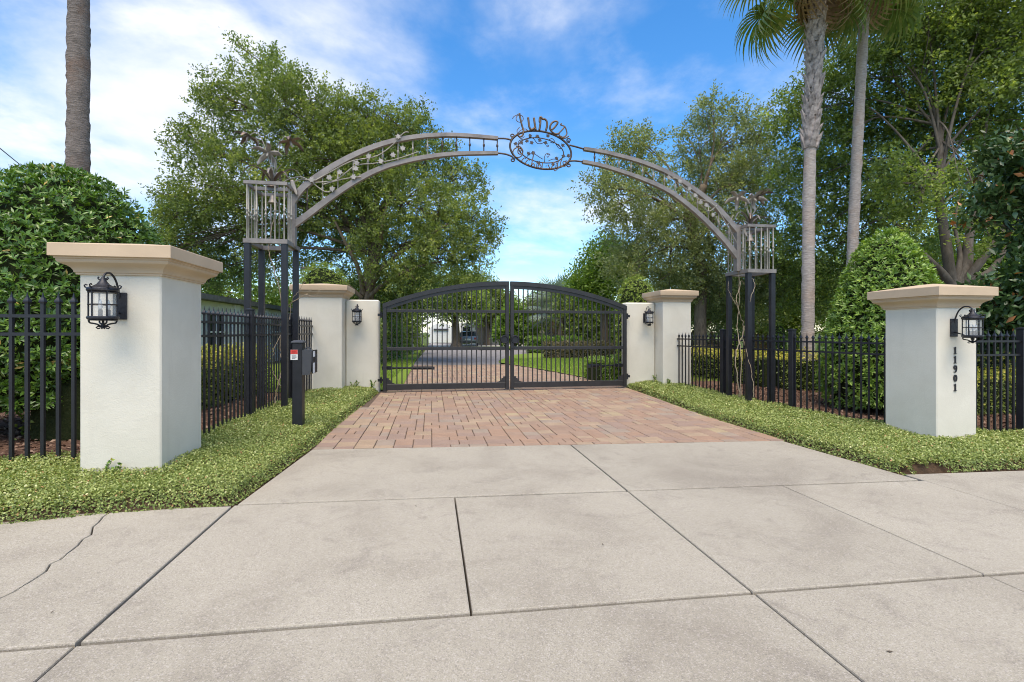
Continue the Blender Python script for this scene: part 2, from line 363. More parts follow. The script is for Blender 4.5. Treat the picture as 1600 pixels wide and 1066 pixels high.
# ------------------------------------------------------------------ foliage helpers
def unit(a): return a / np.maximum(np.linalg.norm(a, axis=1, keepdims=True), 1e-9)
def leaves(name, C, A, Nm, L, W, mat, parent=None, tint=None, fold=0.25, kind=None):
    """one mesh of folded diamond leaves: C base points, A leaf axes, Nm leaf normals"""
    N = len(C); A = unit(A); B = unit(np.cross(A, Nm)); Nn = np.cross(B, A)
    L = np.broadcast_to(np.asarray(L, float).reshape(-1, 1), (N, 1)); W = np.broadcast_to(np.asarray(W, float).reshape(-1, 1), (N, 1))
    mid = C + A * L * 0.5 + Nn * W * fold
    V = np.stack([C, mid + B * W * 0.5, C + A * L, mid - B * W * 0.5], 1).reshape(-1, 3)
    base = (np.arange(N) * 4).reshape(-1, 1)
    idx = np.concatenate([base + np.array([[0, 1, 2]]), base + np.array([[0, 2, 3]])], 1).reshape(-1)
    me = bpy.data.meshes.new(name)
    me.vertices.add(N * 4); me.vertices.foreach_set('co', V.astype(np.float32).ravel())
    me.loops.add(N * 6); me.loops.foreach_set('vertex_index', idx.astype(np.int32))
    me.polygons.add(N * 2); me.polygons.foreach_set('loop_start', (np.arange(N * 2) * 3).astype(np.int32))
    me.polygons.foreach_set('loop_total', np.full(N * 2, 3, np.int32))
    t = rng.random(N) if tint is None else np.clip(tint, 0, 1)
    at_ = me.attributes.new('tint', 'FLOAT', 'FACE'); at_.data.foreach_set('value', np.repeat(t, 2).astype(np.float32))
    me.materials.append(mat); me.update(); me.validate()
    o = bpy.data.objects.new(name, me); put(o, parent)
    if parent is not None: o.location = -parent.location
    if kind: o['kind'] = kind
    return o
def rand_dirs(n): return unit(rng.normal(size=(n, 3)))
# ================================================================== SETTING
def ground_px(px, py):
    z = 0.0
    for _ in range(25):
        p = at(px, py, FPX * (H - z) / (py - HY)); z = ground_z(p.x, p.y)
    return p
def grid_sheet(name, xs, ys, zf, mat, keep=None):
    V = [(x, y, zf(x, y)) for y in ys for x in xs]; n = len(xs); F = []
    for j in range(len(ys) - 1):
        for i in range(n - 1):
            if keep is None or keep((xs[i] + xs[i + 1]) / 2, (ys[j] + ys[j + 1]) / 2):
                F.append((j * n + i, j * n + i + 1, (j + 1) * n + i + 1, (j + 1) * n + i))
    me = bpy.data.meshes.new(name); me.from_pydata(V, [], F); me.materials.append(mat); me.shade_smooth(); me.update()
    o = bpy.data.objects.new(name, me); put(o); o['kind'] = 'structure'; return o
XS = [-600, -200, -80, -40, -24, -16, -12, -10] + list(range(-8, 11)) + [12, 16, 24, 40, 80, 200, 600]
YS = [-300, -80, -30, -10, -4, 0, 2, 4, 6, 7] + [7.5 + 0.5 * i for i in range(10)] + [14, 20, 30, 50, 90, 200, 600]
grid_sheet('ground', XS, YS, lambda x, y: ground_z(x, y) - 0.075, MAT['field'])

def poly_sheet(name, pts, z, mat, kind='structure'):
    me = bpy.data.meshes.new(name); me.from_pydata([(x, y, z + ground_z(x, y)) for x, y in pts], [], [tuple(range(len(pts)))])
    me.materials.append(mat); me.update(); o = bpy.data.objects.new(name, me); put(o); o['kind'] = kind; return o
# street behind the camera
grid_sheet('road', [-60, -20, -8, 0, 10, 20, 60], [-9, -5, -1.62], lambda x, y: ground_z(x, y) - 0.03, MAT['asphalt'])

# ---- sidewalk slabs
side = grid_sheet('sidewalk', [-14, -8, 0, 5, 10, 16], [-1.6, 0, 2, 4.6], lambda x, y: ground_z(x, y) - 0.07, MAT['joint'])
apr = grid_sheet('driveway_apron', [-1.48, 1, 3, 4.84], [4.18, 5, 6.02], lambda x, y: ground_z(x, y) - 0.06, MAT['joint'])
def slab(poly, parent):
    # shrink each slab a little for its joint
    bm = bmesh.new(); cx = sum(p[0] for p in poly) / len(poly); cy = sum(p[1] for p in poly) / len(poly)
    vs_ = [bm.verts.new((x - cx, y - cy, ground_z(x, y))) for x, y in poly]
    f = bm.faces.new(vs_); bm.normal_update()
    if f.normal.z < 0: f.normal_flip()
    ret = bmesh.ops.extrude_face_region(bm, geom=[f])
    for v in [g for g in ret['geom'] if isinstance(g, bmesh.types.BMVert)]: v.co.z += 0.0
    for v in vs_: v.co.z -= 0.09
    top = [g for g in ret['geom'] if isinstance(g, bmesh.types.BMFace)][0]
    bmesh.ops.bevel(bm, geom=list(top.edges), offset=0.009, segments=2, affect='EDGES', profile=0.5)
    bmesh.ops.recalc_face_normals(bm, faces=bm.faces)
    me = bpy.data.meshes.new('slab'); bm.to_mesh(me); bm.free(); me.materials.append(MAT['concrete']); me.update()
    o = bpy.data.objects.new('slab', me); put(o, parent); o.location = (cx, cy, random.uniform(-0.002, 0.002)); return o
J = 0.006
def rect(x0, x1, y0, y1, j=J):
    a = 0.014 if y0 == 2.42 else j; b = 0.014 if y1 == 2.42 else j
    return [(x0 + j, y0 + a), (x1 - j, y0 + a), (x1 - j, y1 - b), (x0 + j, y1 - b)]
slab([(-1.51, 4.168), (1.742, 4.168), (1.742, 5.965), (-1.36, 5.965)], apr)
slab([(1.760, 4.168), (4.86, 4.175), (4.74, 5.965), (1.760, 5.965)], apr)
Y1, Y2 = 2.42, 4.15
for a, b_ in ((-1.53, 0.2), (0.2, 1.75), (1.75, 3.3), (3.3, 4.9), (4.9, 6.5), (6.5, 8.1), (8.1, 9.7), (9.7, 11.3), (11.3, 12.9)):
    top = 4.144 if b_ < 4.95 else 4.36
    slab(rect(a, b_, Y1, top, 0.0055), side)
for a, b_ in ((-3.1, -1.53), (-1.53, 1.75), (1.75, 3.3), (3.3, 4.9), (4.9, 6.5), (6.5, 8.1), (8.1, 9.7)):
    slab(rect(a, b_, 0.3, Y1, 0.0055), side)
for a, b_ in ((-9.0, -6.2), (-6.2, -3.1)): slab(rect(a, b_, 0.3, Y1), side)
for a, b_ in ((-9, -4), (-4, 1.75), (1.75, 6), (6, 12)): slab(rect(a, b_, -1.6, 0.3), side)
crack_px = [(460, 305), (440, 330), (415, 350), (408, 385), (370, 405), (345, 435), (300, 470), (270, 495), (225, 515), (205, 548), (150, 585), (110, 610), (60, 640), (0, 668)]
crack = [(ground_px(x * .35, y * .35 + 700).x, ground_px(x * .35, y * .35 + 700).y) for x, y in crack_px]
crack = [(crack[0][0] - 0.01, Y2 - 0.02)] + crack + [(-2.19, 2.7), (-2.12, 2.55), (-2.15, Y1 + 0.01)]
slab([(x + 0.004, y) for x, y in crack[::-1]] [::-1] + [(-1.545, Y1 + 0.01), (-1.545, Y2 - 0.02)], side)
slab([(-4.3, Y2 - 0.02)] + [(x - 0.004, y) for x, y in crack] + [(-4.3, Y1 + 0.01)], side)
for a, b_ in ((-6.0, -4.31), (-7.6, -6.0)): slab(rect(a, b_, Y1, Y2 - 0.01), side)

# ---- brick pavers in front of and behind the gate
pav = grid_sheet('paver_driveway', [-1.5, 0, 2, 4, 4.95], [5.97, 7, 7.5, 8.3, 9, 9.8, 10.5, 11.3, 12, 14, 17, 20.5], lambda x, y: ground_z(x, y) - 0.016, MAT['sand'])
M_ = 0.1145
def pack(nx, ny, first_rows=1):
    occ = np.zeros((ny, nx), bool); res = []
    sizes = [(2, 2), (3, 2), (2, 2), (2, 1), (3, 2), (2, 3), (1, 2), (2, 2)]
    for j in range(ny):
        for i in range(nx):
            if occ[j, i]: continue
            if j < first_rows: cand = [(2, 1), (1, 1)]
            else:
                cand = random.sample(sizes, len(sizes)) + [(2, 1), (1, 2), (1, 1)]
            for w, h in cand:
                if i + w <= nx and j + h <= ny and not occ[j:j + h, i:i + w].any():
                    occ[j:j + h, i:i + w] = True; res.append((i, j, w, h)); break
    return res
def brick_mb(w, h, mb=None, M=None):
    g = 0.0045; X, Y = w * M_ / 2 - g, h * M_ / 2 - g; c = 0.006
    rings = [[(-X + o, -Y + o, z), (X - o, -Y + o, z), (X - o, Y - o, z), (-X + o, Y - o, z)] for o, z in ((0, -0.05), (0, -c), (c, 0))]
    if M is not None: rings = [[M @ Vector(p) for p in r] for r in rings]
    return (mb or MB()).loft(rings)
X0, Y0 = -1.36, 5.985
nx, ny1, ny2 = 54, 48, 78
bricks = [(i, j, w, h) for i, j, w, h in pack(nx, ny1)]
far = [(i, j + ny1, w, h) for i, j, w, h in pack(nx, ny2, 0)]
def xl(y): return -1.38 + 0.04 * (y - 6) if y < 12 else -1.15 + 0.044 * (y - 12)
def xr(y): return 4.78 if y < 12 else 4.75 - 0.10 * max(0, y - 12.2) - 0.010 * max(0, y - 12.2) ** 2
ctr = lambda b: (X0 + (b[0] + b[2] / 2) * M_, Y0 + (b[1] + b[3] / 2) * M_)
ok = lambda b: xl(ctr(b)[1]) < ctr(b)[0] < xr(ctr(b)[1])
bricks = [b for b in bricks if ok(b)]; far = [b for b in far if ok(b)]
bricks.sort(key=lambda b: -(b[2] * b[3]) / (ctr(b)[1] ** 2.6))
cache = {}; rest = MB()
def brick_mat(): return random.choices(range(6), [34, 22, 20, 4, 16, 7])[0]
for k, b in enumerate(bricks + far):
    x, y = ctr(b); gx, gy = ground_tilt(x, y); z = ground_z(x, y) + random.uniform(-0.003, 0.003)
    rot = Matrix.Rotation(math.atan(gy) + random.gauss(0, 0.004), 4, 'X') @ Matrix.Rotation(-math.atan(gx) + random.gauss(0, 0.004), 4, 'Y') @ Matrix.Rotation(random.gauss(0, 0.008), 4, 'Z')
    m = brick_mat()
    if k < 300:
        key = (b[2], b[3], m)
        if key not in cache: cache[key] = brick_mb(b[2], b[3]).mesh('brick', BRICKS[m])
        o = bpy.data.objects.new('brick', cache[key]); put(o, pav, (x, y, z)); o.rotation_euler = rot.to_euler()
    else:
        rest.cur = m; brick_mb(b[2], b[3], rest, Matrix.Translation((x, y, z)) @ rot)
o = rest.obj('brick_field', BRICKS, pav); o['kind'] = 'stuff'

# ---- drive, pads and lawns beyond the gate
poly_sheet('asphalt_drive', [(-0.75, 20.45), (2.9, 20.45), (3.2, 23), (4.6, 28), (9, 33.5), (13, 36), (13, 39), (6, 36.5), (3.6, 36), (2.9, 44), (2.6, 58), (-0.2, 58), (-0.3, 40), (-0.6, 27)], 0.0, MAT['asphalt'])
poly_sheet('pale_paving', [(0.2, 45), (14, 45), (16, 47), (16, 52), (2.0, 53), (0.0, 58)], 0.006, MAT['pale_paving'])
grid_sheet('lawn', [-6.5, -4, -2, -0.7], [11.9 + i * 1.6 for i in range(28)], lambda x, y: 0.02 + 0.015 * math.sin(x * 2 + y), MAT['lawn'], lambda x, y: x < -1.3 + (0 if y < 12 else 0.042 * (y - 12)) or y > 60)
poly_sheet('lawn', [(5.3, 12.0)] + [(xr(y) + 0.05, y) for y in (12.6, 13.5, 14.5, 16, 18, 19.5, 20.4)] + [(3.0, 21.5), (3.3, 23.2), (4.7, 28.2), (9.1, 33.7), (14, 36.5), (20, 36), (20, 12)], 0.02, MAT['lawn'])
poly_sheet('lawn', [(3.7, 37.2), (6, 37.5), (13, 40), (22, 41), (22, 44.5), (3.0, 44.5)], 0.02, MAT['lawn'])
# mulch beds behind the fences
fenceL = lambda y: -2.73 + 0.029 * (y - 5.64)
fenceR = lambda y: 6.02 + 0.176 * (11.2 - y)
def lin(a, b, n): return [a + (b - a) * i / (n - 1) for i in range(n)]
grid_sheet('mulch_bed', lin(-14, -2.6, 24), lin(5.1, 16, 24), lambda x, y: ground_z(x, y) + 0.012, MAT['mulch'], lambda x, y: x < fenceL(y) + 0.1 and not (y > 11.6 and x > -6.3))
grid_sheet('mulch_bed', lin(5.9, 20, 28), lin(5.4, 17, 24), lambda x, y: ground_z(x, y) + 0.03, MAT['mulch'], lambda x, y: x > fenceR(y) - 0.1 and (y < 12 or x > 6))

# ---- groundcover beds (mounded soil + jasmine leaves)
PILLARS = {'P1': (-3.05, -2.40, 4.85, 5.64), 'P4': (6.64, 7.28, 5.45, 6.20), 'P2': (-2.86, -1.93, 11.2, 12.05), 'P3': (5.64, 6.39, 11.2, 12.0), 'W2': (-1.93, -1.18, 11.61, 11.92), 'W3': (4.85, 5.64, 11.61, 11.92)}
def edgeL(y): return np.interp(y, [4, 5.98, 8, 11.3], [-1.56, -1.40, -1.33, -1.20])
def edgeR(y): return np.interp(y, [4.2, 6.0, 8, 11.3], [4.92, 4.80, 4.80, 4.86])
def frontL(x): return np.interp(x, [-12, -2.95, -2.4, -1.5], [3.86, 3.93, 4.07, 4.17])
def frontR(x): return np.interp(x, [4.8, 6, 12], [4.34, 4.46, 4.5])
def bed_left(x, y):
    """signed inside-distance to the paved edges"""
    d = np.minimum(edgeL(y) - x, y - frontL(x))
    inside = (y < 5.42) | (x > fenceL(y) - 0.10)
    return np.where(inside & (y < 11.75), d, -1)
def bed_right(x, y):
    d = np.minimum(x - edgeR(y), y - frontR(x))
    inside = (y < 5.95) | (x < fenceR(y) + 0.10)
    d = np.where((np.hypot((x - 5.25) / 0.30, (y - 4.38) / 0.10) < 1 + 0.35 * np.sin(x * 23 + y * 9) + 0.25 * np.sin(x * 51)), -1, d)   # bare mulch patch at the corner
    return np.where(inside & (y < 11.7), d, -1)
def lump(x, y): return 0.5 + 0.25 * np.sin(x * 5.1 + 1.3 * np.sin(y * 3.7)) + 0.25 * np.sin(y * 6.3 + 1.7 * np.sin(x * 4.3))
def bed_h(d, x, y, top=0.118): return np.where(d <= 0, -0.05, top * (1 - np.exp(-np.maximum(d, 0) / 0.045)) * (0.78 + 0.4 * lump(x, y)))
def in_pillar(x, y, e=0.0):
    r = np.zeros(np.shape(x), bool)
    for a, b_, c, d in PILLARS.values(): r |= (x > a - e) & (x < b_ + e) & (y > c - e) & (y < d + e)
    return r
gz = np.vectorize(ground_z)
def ground_cover(label, fn, x0, x1, y0, y1, n, cam_falloff):
    xs, ys = lin(x0, x1, int((x1 - x0) / 0.11)), lin(y0, y1, int((y1 - y0) / 0.11))
    xx, yy = np.meshgrid(xs, ys); dd = fn(xx, yy); hh = bed_h(dd, xx, yy) * 0.8
    V = np.stack([xx, yy, gz(xx, yy) + hh - 0.02], 2).reshape(-1, 3); m = len(xs); F = []
    for j in range(len(ys) - 1):
        for i in range(m - 1):
            if max(dd[j, i], dd[j + 1, i], dd[j, i + 1], dd[j + 1, i + 1]) > -0.02: F.append((j * m + i, j * m + i + 1, (j + 1) * m + i + 1, (j + 1) * m + i))
    me = bpy.data.meshes.new('planting_bed'); me.from_pydata(V.tolist(), [], F); me.materials.append(MAT['soil']); me.shade_smooth(); me.update()
    put(tag(bpy.data.objects.new('planting_bed', me), kind='structure'))
    px, py = rng.uniform(x0, x1, n * 6), rng.uniform(y0, y1, n * 6)
    d = fn(px, py); dist = np.hypot(px, py)
    keep = (d > -0.015) & ~in_pillar(px, py, -0.01) & (rng.random(len(px)) < np.clip((cam_falloff / dist) ** 1.5, 0.12, 1))
    keep &= (d > 0.05) | (rng.random(len(px)) < 0.75)
    px, py, d = px[keep][:n], py[keep][:n], d[keep][:n]; N = len(px); dist = np.hypot(px, py)
    z = gz(px, py) + np.maximum(bed_h(d, px, py), 0.0) * rng.uniform(0.55, 1.22, N) - 0.004
    e = 0.04; g0 = bed_h(d, px, py)
    nrm = np.stack([-(bed_h(fn(px + e, py), px + e, py) - g0) / e, -(bed_h(fn(px, py + e), px, py + e) - g0) / e, np.full(N, 1.0)], 1)
    nrm[:, :2] = np.clip(nrm[:, :2], -1.3, 1.3)
    nr = unit(unit(nrm) + rng.normal(size=(N, 3)) * 0.42); ax = np.cross(nr, rand_dirs(N)) + nr * 0.25
    s = rng.uniform(0.7, 1.25, N) * np.clip(0.0185 + 0.002 * (dist - 4), 0.0185, 0.033)
    tn = np.clip(rng.beta(1.7, 2.1, N) * 0.92 + 0.10 * (lump(px * 0.6, py * 0.6) - 0.5) - 0.18 * (d < 0.06) , 0, 0.93)
    tn = np.where(rng.random(N) < 0.012, 1.0, tn)
    return tag(leaves('ground_cover', np.stack([px, py, z], 1), ax, nr, s, s * 0.62, LEAF['jasmine'], tint=tn), label, 'ground cover', kind='stuff')
ground_cover('variegated jasmine ground cover round the pillar with the single lantern and keypad post', bed_left, -8.0, -1.1, 3.8, 11.8, 190000, 5.0)
ground_cover('variegated jasmine ground cover round the pillar numbered 11901', bed_right, 4.7, 13.0, 4.2, 11.8, 165000, 6.2)

# bark chips on the mulch, only where the fences let one see them
def chips(x0, x1, y0, y1, n, keep, dz):
    x, y = rng.uniform(x0, x1, n), rng.uniform(y0, y1, n); k = keep(x, y); x, y = x[k], y[k]; N = len(x)
    nr = unit(np.array([[0, 0, 1.0]]) + rng.normal(size=(N, 3)) * 0.35); ax = np.cross(nr, rand_dirs(N)); s = rng.uniform(0.03, 0.08, N)
    o = leaves('mulch_chips', np.stack([x, y, gz(x, y) + dz], 1), ax, nr, s, s * 0.5, LEAF['chips']); tag(o, kind='stuff')
    return o
tag(chips(-9, -2.7, 5.3, 11, 11000, lambda x, y: x < fenceL(y) - 0.1, 0.03), 'loose bark chips on the bed beside the low white house', 'mulch')
tag(chips(6, 14, 5.6, 11.5, 14000, lambda x, y: (x > fenceR(y) + 0.1) & (y > 5.9), 0.045), 'loose bark chips on the bed in front of the pale palms', 'mulch')
# grass blades on the lawns just inside the gate
def grass(x0, x1, y0, y1, n, keep, label):
    x, y = rng.uniform(x0, x1, n), rng.uniform(y0, y1, n); k = keep(x, y); x, y = x[k], y[k]; N = len(x)
    ax = np.array([[0, 0, 1.0]]) + rng.normal(size=(N, 3)) * 0.35; ax[:, 2] = np.abs(ax[:, 2])
    o = leaves('lawn_grass', np.stack([x, y, np.full(N, 0.02)], 1), ax, rand_dirs(N), rng.uniform(0.05, 0.09, N), 0.018, LEAF['grass'])
    tag(o, label, 'grass', kind='stuff')
vxr = np.vectorize(xr)
grass(-5, -0.7, 12, 24, 26000, lambda x, y: x < -1.2 + 0.042 * (y - 12), 'short green lawn grass on the side of the metal shed')
grass(3, 12, 12.2, 24, 36000, lambda x, y: x > np.where(y < 20.4, vxr(y) + 0.1, 3.2 + (y - 20.4) * 0.25), 'short green lawn grass by the bronze hedge')

# ================================================================== PILLARS
def pillar(label, key, z0, cap0, h, over, group):
    a, b_, c, d = PILLARS[key]
    t = thing('entry_pillar', label, 'pillar', ((a + b_) / 2, (c + d) / 2, z0), group)
    mb = MB(); mb.cbox(a, b_, c, d, z0 - 0.12, cap0 + 0.02, 0.012); mb.obj('shaft', MAT['stucco'], t)
    k = h / 0.26; o = over / 0.15
    prof = [(0.004, 0), (0.018, 0.0), (0.018, 0.016), (0.028, 0.020), (0.031, 0.038), (0.042, 0.058), (0.062, 0.076), (0.088, 0.089), (0.104, 0.099), (0.112, 0.113), (0.112, 0.128), (0.122, 0.130), (0.122, 0.146), (0.149, 0.148), (0.15, 0.150), (0.15, 0.254), (0.146, 0.26)]
    cap = [(p * o, cap0 + q * k) for p, q in prof] + [(-min(b_ - a, d - c) / 2 + 0.04, cap0 + h + 0.075)]
    mb = MB(); mb.rect_loft(a, b_, c, d, cap); mb.obj('cap', MAT['cap'], t, smooth=True, angle=24)
    return t
GP = 'stucco entry pillars with tan caps'
pillar('large cream stucco pillar with tan cap, nearest on the keypad side', 'P1', 0.055, 1.90, 0.255, 0.15, GP)
p4 = pillar('cream stucco pillar with tan cap carrying the number 11901', 'P4', -0.135, 1.72, 0.27, 0.15, GP)
p2 = pillar('cream stucco gate pillar with tan cap behind the keypad post', 'P2', 0.0, 2.15, 0.26, 0.13, GP)
p3 = pillar('cream stucco gate pillar with tan cap beside the arch tower next to palms', 'P3', 0.0, 2.13, 0.27, 0.13, GP)
for nm, key, lab, par in (('wing_wall', 'W2', 'low stucco wing wall', p2), ('wing_wall', 'W3', 'low stucco wing wall', p3)):
    a, b_, c, d = PILLARS[key]
    if key == 'W2': a += 0.003
    else: b_ -= 0.003
    MB().cbox(a, b_, c, d, -0.1, 2.13, 0.03).obj(nm, MAT['stucco'], par)

# house number, five raised digits one above the other
def ribbon(pts, widths, f0, f1, mb):
    P = [Vector((p[0], p[1])) for p in pts]; L_, R_ = [], []
    for i, p in enumerate(P):
        t = (P[min(i + 1, len(P) - 1)] - P[max(i - 1, 0)]).normalized(); n_ = Vector((-t.y, t.x)); w = widths[i] if isinstance(widths, list) else widths
        L_.append(p + n_ * w / 2); R_.append(p - n_ * w / 2)
    for i in range(len(P) - 1): mb.prism([L_[i], L_[i + 1], R_[i + 1], R_[i]], f0, f1)
def digit_mb(ch):
    mb = MB(); f0 = lambda p: (p[0], 0.0, p[1]); f1 = lambda p: (p[0], -0.012, p[1])
    if ch == '1':
        mb.prism([(-0.010, 0.010), (0.010, 0.010), (0.010, 0.108), (0.002, 0.108), (-0.010, 0.098)], f0, f1)
        mb.prism([(-0.026, 0), (0.026, 0), (0.026, 0.010), (-0.026, 0.010)], f0, f1)
        mb.prism([(-0.026, 0.088), (-0.010, 0.092), (-0.010, 0.098), (-0.026, 0.095)], f0, f1)
    elif ch == '0':
        pts = [(0.023 * math.cos(t), 0.054 + 0.046 * math.sin(t)) for t in [2 * math.pi * i / 24 for i in range(25)]]
        ribbon(pts, [0.010 + 0.011 * abs(math.cos(2 * math.pi * i / 24)) for i in range(25)], f0, f1, mb)
    else:
        pts = [(0.022 * math.cos(t), 0.076 + 0.027 * math.sin(t)) for t in [2 * math.pi * i / 20 for i in range(21)]]
        ribbon(pts, [0.010 + 0.009 * abs(math.cos(2 * math.pi * i / 20)) for i in range(21)], f0, f1, mb)
        tail = spline([(0.023, 0.075, 0), (0.022, 0.045, 0), (0.010, 0.015, 0), (-0.010, 0.006, 0), (-0.024, 0.014, 0)], 5)
        ribbon([(p.x, p.y) for p in tail], [0.019 - 0.012 * i / (len(tail) - 1) for i in range(len(tail))], f0, f1, mb)
    return mb
dm = {c: digit_mb(c).mesh('digit', MAT['black_metal']) for c in '190'}
for i, ch in enumerate('11901'):
    z = 1.095 - i * 0.1235
    o = bpy.data.objects.new('digit', dm[ch]); put(o, p4, Vector((6.925, 5.4485, z)) - p4.location); o.scale = (0.82, 1, 0.92)

# ================================================================== LANTERNS
def lantern(label, x, y, z, nbars=6):
    """z is the middle of the back plate on the wall face at y"""
    t = thing('wall_lantern', label, 'lantern', (x, y, z), 'wall lanterns on the entry pillars')
    L = lambda mb, n_, m, par=t, **k: mb.obj(n_, m, par, world=False, loc=(0, 0, 0), **k)
    pl = MB(); pl.cbox(-0.055, 0.055, -0.018, 0.0, -0.12, 0.12, 0.004); plate = L(pl, 'back_plate', MAT['lantern'])
    bo = MB()
    for zz in (-0.05, 0.05): bo.lathe([(0.008, 0), (0.008, 0.004), (0.004, 0.008)], (0, 0, 0), 8); 
    cy = -0.235; r = 0.098
    arm = MB(); P = [(0, -0.01, 0.06), (0, -0.035, 0.15), (0, -0.07, 0.225), (0, -0.13, 0.272), (0, -0.19, 0.272), (0, -0.225, 0.245), (0, -0.225, 0.215), (0, -0.205, 0.21), (0, -0.2, 0.228)]
    arm.tube(spline(P, 5), 0.009, 6); arm.tube([(0, -0.015, -0.06), (0, -0.10, -0.085), (0, -0.14, -0.1)], 0.008, 6); L(arm, 'scroll_arm', MAT['lantern'], smooth=True)
    fr = MB()
    for z0, z1, rr in ((0.112, 0.132, 0.108), (0.098, 0.108, 0.101), (-0.122, -0.098, 0.106), (-0.134, -0.124, 0.098)):
        fr.lathe([(rr - 0.016, z0), (rr, z0), (rr + 0.004, (z0 + z1) / 2), (rr, z1), (rr - 0.016, z1)], (0, cy, 0), 20)
    fr.tube([(r * math.cos(a), cy + r * math.sin(a), 0.0) for a in [2 * math.pi * i / 24 for i in range(24)]], 0.005, 5, loop=True)
    frame = L(fr, 'cage_ring', MAT['lantern'], smooth=True, angle=40)
    for i in range(nbars):
        a = 2 * math.pi * (i + 0.25) / nbars
        b = MB(); b.tube([(r * math.cos(a), cy + r * math.sin(a), -0.12), (r * math.cos(a), cy + r * math.sin(a), 0.115)], 0.0065, 5)
        L(b, 'cage_bar', MAT['lantern'], frame)
    ro = MB(); ro.lathe([(0.112, 0.13), (0.108, 0.142), (0.075, 0.153), (0.045, 0.172), (0.026, 0.198), (0.016, 0.222), (0.010, 0.235)], (0, cy, 0), 20)
    for i in range(6):
        a = 2 * math.pi * i / 6 + 0.3; c_, s_ = math.cos(a), math.sin(a)
        q = [(0.105, 0.137), (0.119, 0.145), (0.123, 0.160), (0.112, 0.168), (0.103, 0.160)]
        ro.tube([(p * c_, cy + p * s_, w) for p, w in q], 0.006, 5)
    for sg in (-1, 1): ro.tube([(0, cy, 0.205), (sg * 0.03, cy, 0.212), (sg * 0.040, cy, 0.225), (sg * 0.030, cy, 0.233)], 0.006, 5)
    L(ro, 'roof', MAT['lantern'], smooth=True, angle=40)
    fi = MB(); fi.tube([(0, cy, -0.13), (0, cy, -0.20)], [0.010, 0.013], 6)
    for i in range(4):
        a = math.pi / 4 + i * math.pi / 2; c_, s_ = math.cos(a), math.sin(a)
        q = spline([(0.094, -0.13, 0), (0.088, -0.152, 0), (0.065, -0.158, 0), (0.04, -0.165, 0), (0.012, -0.182, 0)], 3)
        fi.tube([(p.x * c_, cy + p.x * s_, p.y) for p in q], 0.007, 5)
        q = [(0.01, -0.19), (0.035, -0.182), (0.045, -0.192), (0.035, -0.201), (0.02, -0.197)]
        fi.tube([(p * c_, cy + p * s_, w) for p, w in q], 0.006, 5)
    L(fi, 'finial', MAT['lantern'], smooth=True, angle=50)
    gl = MB(); gl.lathe([(0.088, -0.118), (0.088, 0.11)], (0, cy, 0), 20, caps=False); L(gl, 'glass', MAT['glass'], smooth=True)
    for i in range(3):
        a = 2 * math.pi * i / 3 + 0.6; c_, s_ = 0.036 * math.cos(a), cy + 0.036 * math.sin(a)
        b = MB(); b.lathe([(0.014, -0.12), (0.014, -0.045), (0.010, -0.042)], (c_, s_, 0), 8); cd = L(b, 'candle', MAT['lantern'])
        b = MB(); b.lathe([(0.006, -0.042), (0.013, -0.025), (0.014, -0.005), (0.007, 0.028), (0.001, 0.045)], (c_, s_, 0), 8); L(b, 'bulb', MAT['white_paint'], cd, smooth=True)
    return t
lantern('black iron lantern on the large pillar nearest the keypad side', -2.725, 4.849, 1.625)
lantern('black iron lantern above the house number 11901', 6.90, 5.449, 1.45)
lantern('small black lantern on the wing wall behind the keypad post', on_plane_y(560, 495, 11.61).x, 11.609, on_plane_y(560, 495, 11.61).z)
lantern('small black lantern on the wing wall beside the open-hinge gate leaf near palms', on_plane_y(1008, 497, 11.61).x, 11.609, on_plane_y(1008, 497, 11.61).z)

# ================================================================== FENCES
def fence(label, a, b_, posts, tip, rails, spacing, pw, post_top, skip=None):
    a, b_ = Vector(a), Vector(b_); D = b_ - a; Ln = D.length; ang = math.atan2(D.y, D.x); gz0 = ground_z(*a)
    t = thing('picket_fence', label, 'fence', (a.x, a.y, gz0), 'black metal picket fences', ang)
    lz = lambda z: z - gz0
    for z in rails:
        MB().box(0, Ln, -0.015, 0.015, lz(z) - 0.015, lz(z) + 0.015).obj('rail', MAT['black_metal'], t, loc=(0, 0, 0))
    hw = pw / 2; mb = MB(); zb = -0.07; zt = lz(tip)
    mb.box(-hw, hw, -hw, hw, zb, zt - 0.10)
    mb.loft([[(-r, -r, z), (r, -r, z), (r, r, z), (-r, r, z)] for r, z in ((hw + 0.005, zt - 0.105), (hw + 0.009, zt - 0.09), (hw + 0.007, zt - 0.078), (hw * 0.62, zt - 0.05), (hw * 0.3, zt - 0.022), (0.0015, zt))])
    me = mb.mesh('picket', MAT['black_metal']); n = int(Ln / spacing)
    for i in range(n + 1):
        s = 0.06 + i * spacing
        if s > Ln - 0.02 or any(abs(s - q) < 0.055 for q in posts): continue
        o = bpy.data.objects.new('picket', me); put(o, t, (s, 0, 0))
    for q in posts:
        P = MB(); P.cbox(q - 0.047, q + 0.047, -0.047, 0.047, -0.1, lz(post_top) - 0.03, 0.004); po = P.obj('post', MAT['black_metal'], t, loc=(0, 0, 0))
        c = MB(); c.loft([[(q - r, -r, z), (q + r, -r, z), (q + r, r, z), (q - r, r, z)] for r, z in ((0.055, lz(post_top) - 0.03), (0.055, lz(post_top) - 0.012), (0.02, lz(post_top)))]); c.obj('post_cap', MAT['black_metal'], po, loc=(0, 0, 0))
    return t
fence('black picket fence running off beside the lantern pillar, at the picture edge', (-8.4, 5.25), (-3.055, 5.25), [1.1, 3.1], 1.77, [1.545, 1.375, 0.10], 0.128, 0.028, 1.80)
fence('black picket fence between the near lantern pillar and the keypad side gate pillar', (-2.73, 5.645), (-2.55, 11.19), [2.16, 4.12], 1.71, [1.515, 1.345, 0.07], 0.120, 0.021, 1.745)
